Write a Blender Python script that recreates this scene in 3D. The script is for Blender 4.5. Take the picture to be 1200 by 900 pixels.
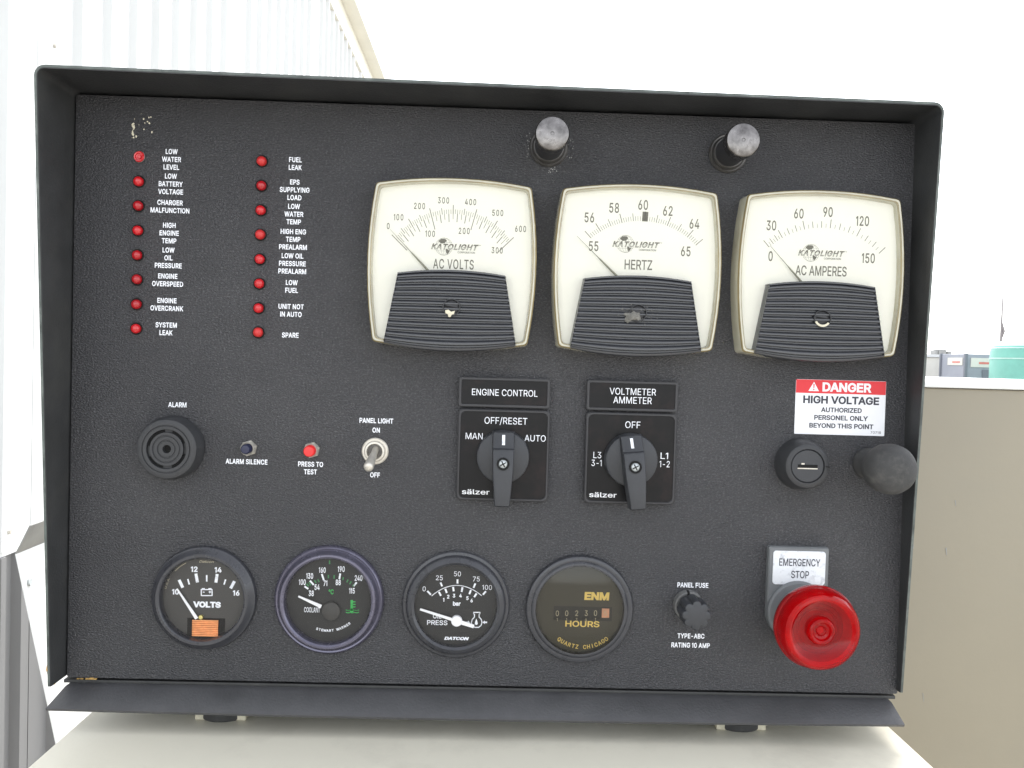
import bpy, bmesh, math, random
from mathutils import Vector, Matrix
from mathutils.geometry import delaunay_2d_cdt
random.seed(7)
S = 0.001                                   # the panel is laid out in millimetres
for o in list(bpy.data.objects): bpy.data.objects.remove(o)
scene = bpy.context.scene
C = scene.collection
PI = math.pi
BASE = 1.25                                 # height of the panel's lower edge above the ground (m)
PX = 221.0                                  # the panel's x that lies over the world's X = 0

# ------------------------------------------------------------------ camera
cam = bpy.data.cameras.new('camera'); camo = bpy.data.objects.new('camera', cam); C.objects.link(camo)
cam.sensor_width = 36.0; cam.lens = 31.5; cam.clip_start = 0.02; cam.clip_end = 2000
_c = (220.677, 174.879, 475.217)            # camera centre in panel millimetres (x right, y up, z out of the panel)
_b = [[0.99933531, -0.02790363, -0.02345914], [0.02851096, 0.99925618, 0.02596549], [0.02271716, -0.02661708, 0.99938754]]
UP = Matrix(((1, 0, 0), (0, 0, -1), (0, 1, 0)))          # panel axes -> world axes
def W(x, y, z): return Vector(((x-PX)*S, -z*S, BASE+y*S))
camo.matrix_world = Matrix.Translation(W(*_c)) @ (UP @ Matrix(_b)).to_4x4()
scene.camera = camo

# ------------------------------------------------------------------ sky, sun, exposure
SUN = Vector((0.20, 0.50, 0.84)).normalized()
w = bpy.data.worlds.new('World'); scene.world = w; w.use_nodes = True
nt = w.node_tree; nt.nodes.clear()
sky = nt.nodes.new('ShaderNodeTexSky'); sky.sky_type = 'NISHITA'; sky.sun_disc = False
sky.sun_elevation = math.asin(SUN.z); sky.sun_rotation = math.atan2(SUN.x, SUN.y)
sky.air_density = 1.0; sky.dust_density = 1.0; sky.ozone_density = 1.0
hs = nt.nodes.new('ShaderNodeHueSaturation'); hs.inputs['Saturation'].default_value = 0.22   # a bright veil of cloud
bg = nt.nodes.new('ShaderNodeBackground'); bg.inputs['Strength'].default_value = 0.15
wo = nt.nodes.new('ShaderNodeOutputWorld')
nt.links.new(sky.outputs[0], hs.inputs['Color']); nt.links.new(hs.outputs[0], bg.inputs['Color']); nt.links.new(bg.outputs[0], wo.inputs[0])
sl = bpy.data.lights.new('sun', 'SUN'); sl.energy = 1.2; sl.angle = math.radians(18); sl.color = (1.0, 0.96, 0.9)
so = bpy.data.objects.new('sun', sl); C.objects.link(so); so.location = (-2, 2, 6)
so.rotation_euler = SUN.to_track_quat('Z', 'Y').to_euler()
scene.view_settings.view_transform = 'Standard'; scene.view_settings.look = 'None'
scene.view_settings.gamma = 1.0; scene.view_settings.use_curve_mapping = False
scene.view_settings.exposure = 1.9
scene.render.engine = 'CYCLES'
scene.render.resolution_x = 1024; scene.render.resolution_y = 768

# ------------------------------------------------------------------ materials
def N(nt, t, **kw):
    n = nt.nodes.new(t)
    for k, v in kw.items():
        if k in n.inputs.keys(): n.inputs[k].default_value = v
        else: setattr(n, k, v)
    return n
def mat(name, col, rough=0.5, metal=0.0, var=0.0, vscale=60.0, bump=0.0, bscale=500.0, stretch=(1, 1, 1), spec=0.5,
        trans=0.0, dirt=None, dirt_amt=0.0, dirt_scale=25.0, coat=0.0, sheen=0.0, bdist=0.0004):
    m = bpy.data.materials.new(name); m.use_nodes = True; nt = m.node_tree
    b = nt.nodes['Principled BSDF']
    b.inputs['Base Color'].default_value = (*col, 1); b.inputs['Roughness'].default_value = rough
    b.inputs['Metallic'].default_value = metal; b.inputs['Specular IOR Level'].default_value = spec
    b.inputs['Transmission Weight'].default_value = trans; b.inputs['Coat Weight'].default_value = coat
    tc = N(nt, 'ShaderNodeTexCoord'); mp = N(nt, 'ShaderNodeMapping'); mp.inputs['Scale'].default_value = stretch
    nt.links.new(tc.outputs['Object'], mp.inputs['Vector'])
    src = None
    if var:
        n = N(nt, 'ShaderNodeTexNoise', Scale=vscale, Detail=5.0, Roughness=0.6); nt.links.new(mp.outputs[0], n.inputs['Vector'])
        mr = N(nt, 'ShaderNodeMapRange'); mr.inputs['From Min'].default_value = .3; mr.inputs['From Max'].default_value = .7
        mr.inputs['To Min'].default_value = 1-var; mr.inputs['To Max'].default_value = 1+var
        nt.links.new(n.outputs['Fac'], mr.inputs['Value'])
        mx = N(nt, 'ShaderNodeVectorMath', operation='SCALE'); mx.inputs[0].default_value = col
        nt.links.new(mr.outputs[0], mx.inputs['Scale']); src = mx.outputs[0]
        mr2 = N(nt, 'ShaderNodeMapRange'); mr2.inputs['To Min'].default_value = max(.02, rough-.08); mr2.inputs['To Max'].default_value = min(1, rough+.1)
        nt.links.new(n.outputs['Fac'], mr2.inputs['Value']); nt.links.new(mr2.outputs[0], b.inputs['Roughness'])
    if dirt:
        n = N(nt, 'ShaderNodeTexNoise', Scale=dirt_scale, Detail=8.0, Roughness=0.7); nt.links.new(tc.outputs['Object'], n.inputs['Vector'])
        mr = N(nt, 'ShaderNodeMapRange'); mr.inputs['From Min'].default_value = .52; mr.inputs['From Max'].default_value = .75
        mr.inputs['To Max'].default_value = dirt_amt
        nt.links.new(n.outputs['Fac'], mr.inputs['Value'])
        mi = N(nt, 'ShaderNodeMix', data_type='RGBA'); mi.inputs[6].default_value = (*col, 1); mi.inputs[7].default_value = (*dirt, 1)
        if src: nt.links.new(src, mi.inputs[6])
        nt.links.new(mr.outputs[0], mi.inputs[0]); src = mi.outputs[2]
    if src: nt.links.new(src, b.inputs['Base Color'])
    if bump:
        n = N(nt, 'ShaderNodeTexNoise', Scale=bscale, Detail=3.0, Roughness=0.55); nt.links.new(mp.outputs[0], n.inputs['Vector'])
        bp = N(nt, 'ShaderNodeBump', Strength=bump, Distance=bdist); nt.links.new(n.outputs['Fac'], bp.inputs['Height'])
        nt.links.new(bp.outputs[0], b.inputs['Normal'])
    return m
def clear_mat(name, tint=(1, 1, 1), rough=0.03, refl=1.0):        # a thin clear pane: see-through plus its reflection
    m = bpy.data.materials.new(name); m.use_nodes = True; nt = m.node_tree; nt.nodes.remove(nt.nodes['Principled BSDF'])
    t = N(nt, 'ShaderNodeBsdfTransparent'); t.inputs[0].default_value = (*tint, 1)
    g = N(nt, 'ShaderNodeBsdfGlossy', Roughness=rough); f = N(nt, 'ShaderNodeFresnel', IOR=1.48)
    ml = N(nt, 'ShaderNodeMath', operation='MULTIPLY'); ml.inputs[1].default_value = refl
    mx = N(nt, 'ShaderNodeMixShader'); nt.links.new(f.outputs[0], ml.inputs[0]); nt.links.new(ml.outputs[0], mx.inputs[0])
    nt.links.new(t.outputs[0], mx.inputs[1]); nt.links.new(g.outputs[0], mx.inputs[2])
    nt.links.new(mx.outputs[0], nt.nodes['Material Output'].inputs[0]); return m

M = {}
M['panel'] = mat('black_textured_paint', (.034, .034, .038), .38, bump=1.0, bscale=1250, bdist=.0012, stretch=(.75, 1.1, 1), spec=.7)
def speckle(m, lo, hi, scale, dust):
    """wrinkle paint: glints on the peaks of the grain are put into the colour; larger chalky patches lie over it"""
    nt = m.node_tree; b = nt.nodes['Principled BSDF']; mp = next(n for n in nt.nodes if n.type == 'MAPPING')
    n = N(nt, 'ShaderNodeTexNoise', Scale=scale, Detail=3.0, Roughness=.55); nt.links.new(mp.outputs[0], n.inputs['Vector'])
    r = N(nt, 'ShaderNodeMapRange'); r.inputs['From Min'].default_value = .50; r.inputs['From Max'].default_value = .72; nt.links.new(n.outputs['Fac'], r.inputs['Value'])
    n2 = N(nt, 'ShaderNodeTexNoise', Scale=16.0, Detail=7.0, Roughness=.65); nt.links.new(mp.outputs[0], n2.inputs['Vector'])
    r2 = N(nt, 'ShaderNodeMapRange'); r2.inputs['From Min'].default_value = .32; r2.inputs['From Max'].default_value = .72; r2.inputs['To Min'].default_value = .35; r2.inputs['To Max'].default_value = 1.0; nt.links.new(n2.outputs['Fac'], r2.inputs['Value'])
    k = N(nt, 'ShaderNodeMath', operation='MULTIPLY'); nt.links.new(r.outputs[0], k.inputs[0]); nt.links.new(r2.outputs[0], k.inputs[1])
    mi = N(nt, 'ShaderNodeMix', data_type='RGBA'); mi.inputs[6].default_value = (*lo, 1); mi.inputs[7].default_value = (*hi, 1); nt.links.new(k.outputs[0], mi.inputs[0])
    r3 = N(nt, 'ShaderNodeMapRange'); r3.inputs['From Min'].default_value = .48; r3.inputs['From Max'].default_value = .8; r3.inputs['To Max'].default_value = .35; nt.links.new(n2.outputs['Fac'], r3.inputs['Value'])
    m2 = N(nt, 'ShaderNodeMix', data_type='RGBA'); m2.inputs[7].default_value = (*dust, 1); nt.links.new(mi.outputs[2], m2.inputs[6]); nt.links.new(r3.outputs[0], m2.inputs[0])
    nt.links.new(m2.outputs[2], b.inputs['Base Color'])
speckle(M['panel'], (.030, .030, .034), (.125, .125, .132), 1150, (.068, .068, .072))  # pale specks paint the grain's glints; the dust tone makes the chalky patches
M['hood'] = mat('black_hood_paint', (.030, .031, .032), .45, var=.2, vscale=50, bump=.5, bscale=700, dirt=(.06, .06, .055), dirt_amt=.5, dirt_scale=20)
M['white_ink'] = mat('white_ink', (.88, .9, .95), .6, var=.1, vscale=500, dirt=(.12, .12, .13), dirt_amt=.75, dirt_scale=420)
M['switch_black'] = mat('satin_black_plate', (.007, .007, .008), .30, spec=.22, var=.15, vscale=120, dirt=(.04, .022, .02), dirt_amt=.4, dirt_scale=60)
M['frame_black'] = mat('frame_black', (.03, .03, .033), .45, var=.1)
M['knob_black'] = mat('knob_plastic', (.034, .036, .041), .48, var=.12, vscale=90, bump=.15, bscale=1500)
M['rubber'] = mat('dusty_rubber', (.05, .05, .05), .8, var=.2, vscale=180, bump=.35, bscale=900, dirt=(.13, .125, .11), dirt_amt=.5, dirt_scale=90)
M['buzzer'] = mat('buzzer_plastic', (.032, .033, .036), .55, var=.12, vscale=150, bump=.15, bscale=1200)
M['hole'] = mat('dark_void', (.004, .004, .004), .9, var=.05)
M['bezel'] = mat('bezel_black', (.038, .039, .045), .27, var=.12, vscale=120, spec=.5)
M['bezel_violet'] = mat('bezel_violet_sheen', (.12, .115, .155), .25, metal=.6, var=.1, vscale=100)
M['dial_white'] = mat('dial_white', (.86, .855, .81), .6, var=.02, vscale=30)
M['dial_black'] = mat('dial_black', (.012, .012, .012), .6, var=.1)
M['dial_grey'] = mat('dial_charcoal', (.045, .043, .04), .6, var=.1)
M['dial_brown'] = mat('dial_dark_olive', (.040, .037, .027), .6, var=.1)
M['ink_olive'] = mat('olive_grey_ink', (.13, .125, .10), .6, var=.08, vscale=800)
M['ink_logo'] = mat('pale_olive_ink', (.36, .35, .28), .6, var=.08, vscale=800)
M['needle_grey'] = mat('needle_olive', (.24, .235, .18), .5, var=.05)
M['needle_white'] = mat('needle_white', (.9, .9, .92), .5, var=.03)
M['yellowed'] = mat('yellowed_clear_plastic', (.80, .77, .62), .1, var=.1, vscale=60, trans=.4, dirt=(.50, .42, .24), dirt_amt=.6, dirt_scale=40)
M['yellow_edge'] = mat('yellowed_plastic_edge', (.30, .24, .12), .2, var=.35, vscale=45, trans=.2)
M['zinc'] = mat('zinc_screw', (.46, .49, .50), .35, metal=.5, var=.25, vscale=500)
M['ribbed'] = mat('ribbed_plastic', (.036, .038, .044), .33, spec=.8, var=.1, vscale=150)
M['screw_black'] = mat('black_screw', (.02, .02, .022), .4, var=.1)
M['chip_cream'] = mat('cream_chip', (.62, .58, .45), .8, var=.15, vscale=300)
M['smudge'] = mat('grey_residue', (.16, .155, .14), .8, var=.4, vscale=300, bump=.6, bscale=900)
M['steel'] = mat('nickel_steel', (.60, .57, .51), .38, metal=.55, var=.15, vscale=200, dirt=(.25, .2, .14), dirt_amt=.5, dirt_scale=120)
M['chrome'] = mat('worn_chrome', (.17, .16, .155), .24, metal=1.0, var=.45, vscale=160, dirt=(.05, .045, .04), dirt_amt=.8, dirt_scale=220)
M['dark_metal'] = mat('dark_plated_metal', (.11, .105, .10), .35, metal=.7, var=.3, vscale=150)
M['red_lens'] = mat('red_lens', (.62, .010, .016), .18, var=.1, vscale=200, trans=.15, coat=.5)
M['red_lens_faded'] = mat('faded_red_lens', (.60, .03, .03), .3, var=.15, vscale=200, trans=.1)
M['red_lens_deep'] = mat('deep_red_lens', (.45, .006, .012), .2, var=.1, vscale=200, trans=.15, coat=.4)
M['red_button'] = mat('red_button', (.75, .03, .03), .35, var=.05)
M['navy_button'] = mat('navy_button', (.015, .018, .05), .35, var=.05)
M['red_dome'] = mat('red_translucent_plastic', (.78, .006, .014), .08, var=.1, vscale=60, trans=.85, spec=.2)
M['red_dome'].node_tree.nodes['Principled BSDF'].inputs['IOR'].default_value = 1.32
M['red_core'] = mat('red_inner_plastic', (.50, .006, .012), .4, spec=.2, var=.3, vscale=90)
M['red_dark'] = mat('dark_red_recess', (.24, .006, .012), .4, var=.4, vscale=120)
M['grey_plate'] = mat('grey_plastic', (.15, .158, .165), .45, var=.08, vscale=90)
M['aluminium'] = mat('white_legend_plate', (.72, .74, .77), .45, var=.05, vscale=100, dirt=(.30, .32, .36), dirt_amt=.9, dirt_scale=190)
M['ink_black'] = mat('black_ink', (.03, .03, .045), .6, var=.05)
M['sticker_white'] = mat('sticker_white', (.80, .81, .84), .5, var=.03)
M['sticker_red'] = mat('sticker_red', (.66, .025, .035), .45, var=.05)
M['gold'] = mat('gold_ink', (.78, .58, .16), .5, var=.08)
M['cream_dim'] = mat('cream_digit', (.42, .38, .27), .6, var=.1)
M['green'] = mat('green_ink', (.03, .42, .08), .5, var=.1)
M['green_dim'] = mat('dim_green_ink', (.03, .20, .06), .5, var=.1)
M['copper'] = mat('copper_wire', (.85, .36, .14), .4, metal=.35, var=.15, vscale=300)
M['brass'] = mat('brass_pivot', (.55, .48, .18), .35, metal=.8, var=.1)
M['glass'] = clear_mat('gauge_glass', refl=.55)
M['meter_glass'] = clear_mat('meter_cover', (.99, .985, .95), .05, .6)
M['glass_smoky'] = clear_mat('hour_meter_lens', (.90, .88, .82), .05, .8)
M['cream_paint'] = mat('cream_cabinet_paint', (.74, .705, .59), .36, var=.03, vscale=6, bump=.12, bscale=150, bdist=.001, dirt=(.33, .31, .26), dirt_amt=.4, dirt_scale=9)
M['beige_paint'] = mat('beige_cabinet_paint', (.285, .252, .185), .33, var=.04, vscale=5, bump=.12, bscale=120, bdist=.001, dirt=(.25, .23, .18), dirt_amt=.35, dirt_scale=7)
M['white_and_lit'] = mat('white_sheet_and_lit_edge', (.80, .81, .80), .4, var=.04, vscale=9, dirt=(.55, .53, .46), dirt_amt=.3, dirt_scale=14)
M['grey_edge'] = mat('grey_wear_and_shade', (.30, .30, .29), .6, var=.15, vscale=40)  # grey of worn marks and vents; on the bent flange it paints shade
M['rust'] = mat('rust_stain', (.45, .28, .09), .8, var=.35, vscale=160)
M['wall_white'] = mat('white_ribbed_steel', (.59, .60, .595), .5, var=.03, vscale=3)
M['wall_grey'] = mat('grey_ribbed_steel', (.16, .16, .16), .5, var=.05, vscale=3)
M['trim_cream'] = mat('cream_gutter_paint', (.68, .66, .58), .5, var=.05, vscale=4)
M['ground'] = mat('pale_gravel_ground', (.42, .40, .36), .9, var=.2, vscale=9, bump=.6, bscale=60, bdist=.01)
M['far_white'] = mat('far_white_wall', (.62, .61, .56), .7, var=.06, vscale=1)
M['far_blue'] = mat('blue_grey_steel', (.30, .315, .36), .6, var=.08, vscale=1)
M['far_dark'] = mat('dark_grey_steel', (.17, .18, .21), .6, var=.08, vscale=1)
M['far_red'] = mat('red_sign_print', (.6, .18, .15), .6, var=.2, vscale=4)
M['teal'] = mat('teal_paint', (.15, .40, .33), .5, var=.12, vscale=1.2)
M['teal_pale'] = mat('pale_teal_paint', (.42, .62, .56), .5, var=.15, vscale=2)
M['mast'] = mat('mast_steel', (.22, .20, .20), .6, var=.1)

# ------------------------------------------------------------------ mesh helpers (panel millimetres)
def obj(name, bm, m, parent=None, loc=(0, 0, 0), rotz=0.0, smooth=35, bevel=0.0, label=None, recalc=True, scale=S):
    if recalc: bmesh.ops.recalc_face_normals(bm, faces=bm.faces[:])
    if bevel: bevel_all(bm, bevel)
    me = bpy.data.meshes.new(name); bm.to_mesh(me); bm.free()
    me.transform(Matrix.Scale(scale, 4))
    if smooth:
        for p in me.polygons: p.use_smooth = True
        me.set_sharp_from_angle(angle=math.radians(smooth))
    o = bpy.data.objects.new(name, me); C.objects.link(o); me.materials.append(m)
    o.location = Vector(loc)*scale; o.rotation_euler = (0, 0, rotz)
    if parent: o.parent = parent
    if label: o['label'] = label
    return o
def bevel_all(bm, r, seg=2, ang=50):
    es = [e for e in bm.edges if len(e.link_faces) == 2 and e.calc_face_angle(0) > math.radians(ang)]
    if es: bmesh.ops.bevel(bm, geom=es, offset=r, segments=seg, affect='EDGES', profile=.6, clamp_overlap=True)
def BM(): return bmesh.new()
def face(bm, pts):
    vs = [bm.verts.new(p) for p in pts]
    try: return bm.faces.new(vs)
    except ValueError: return None
def box(bm, x0, x1, y0, y1, z0, z1):
    v = [bm.verts.new((x, y, z)) for z in (z0, z1) for y in (y0, y1) for x in (x0, x1)]
    for f in ((0, 2, 3, 1), (4, 5, 7, 6), (0, 1, 5, 4), (2, 6, 7, 3), (0, 4, 6, 2), (1, 3, 7, 5)): bm.faces.new([v[i] for i in f])
    return v
def loft(bm, rings, cap0=True, cap1=True):
    vs = [[bm.verts.new(p) for p in r] for r in rings]; n = len(rings[0])
    for a, b in zip(vs, vs[1:]):
        for i in range(n): bm.faces.new((a[i], a[(i+1) % n], b[(i+1) % n], b[i]))
    if cap0: bm.faces.new(vs[0][::-1])
    if cap1: bm.faces.new(vs[-1])
    return vs
def lathe(bm, prof, cx=0, cy=0, seg=56, cap0=False, cap1=True):
    rings = [[(cx+r*math.cos(2*PI*i/seg), cy+r*math.sin(2*PI*i/seg), z) for i in range(seg)] for r, z in prof]
    return loft(bm, rings, cap0, cap1)
def prism(bm, out, z0, z1):
    return loft(bm, [[(x, y, z0) for x, y in out], [(x, y, z1) for x, y in out]])
def rrect(x0, x1, y0, y1, r, n=5):
    p = []
    for cx, cy, a in ((x1-r, y1-r, 0), (x0+r, y1-r, 90), (x0+r, y0+r, 180), (x1-r, y0+r, 270)):
        for i in range(n+1):
            t = math.radians(a+90*i/n); p.append((cx+r*math.cos(t), cy+r*math.sin(t)))
    return p
def tube(bm, pts, rad, seg=14, caps=True):
    pts = [Vector(p) for p in pts]; rings = []
    for i, p in enumerate(pts):
        d = (pts[min(i+1, len(pts)-1)]-pts[max(i-1, 0)]).normalized()
        a = d.orthogonal().normalized(); b = d.cross(a)
        r = rad[i] if isinstance(rad, (list, tuple)) else rad
        rings.append([p+(a*math.cos(2*PI*k/seg)+b*math.sin(2*PI*k/seg))*r for k in range(seg)])
    for k in range(1, len(rings)):              # keep the rings aligned
        best = min(range(seg), key=lambda s: (rings[k][s]-rings[k-1][0]).length)
        rings[k] = rings[k][best:]+rings[k][:best]
    loft(bm, rings, caps, caps)
# flat print -------------------------------------------------------
def tick(bm, x0, y0, x1, y1, w, z=0, w2=None):
    d = Vector((x1-x0, y1-y0)); n = Vector((-d.y, d.x)).normalized()/2; w2 = w if w2 is None else w2
    face(bm, [(x0+n.x*w, y0+n.y*w, z), (x0-n.x*w, y0-n.y*w, z), (x1-n.x*w2, y1-n.y*w2, z), (x1+n.x*w2, y1+n.y*w2, z)])
def stroke(bm, pts, w, z=0):
    for a, b in zip(pts, pts[1:]):
        d = Vector((b[0]-a[0], b[1]-a[1])); 
        if d.length < 1e-6: continue
        d = d.normalized()*w*.35
        tick(bm, a[0]-d.x, a[1]-d.y, b[0]+d.x, b[1]+d.y, w, z)
def band(bm, cx, cy, r0, r1, a0, a1, z=0, n=32):
    for i in range(n):
        t, u = a0+(a1-a0)*i/n, a0+(a1-a0)*(i+1)/n
        face(bm, [(cx+r0*math.cos(t), cy+r0*math.sin(t), z), (cx+r1*math.cos(t), cy+r1*math.sin(t), z),
                  (cx+r1*math.cos(u), cy+r1*math.sin(u), z), (cx+r0*math.cos(u), cy+r0*math.sin(u), z)])
def disc(bm, cx, cy, r, z=0, n=32, ry=None):
    ry = r if ry is None else ry
    face(bm, [(cx+r*math.cos(2*PI*i/n), cy+ry*math.sin(2*PI*i/n), z) for i in range(n)])
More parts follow.
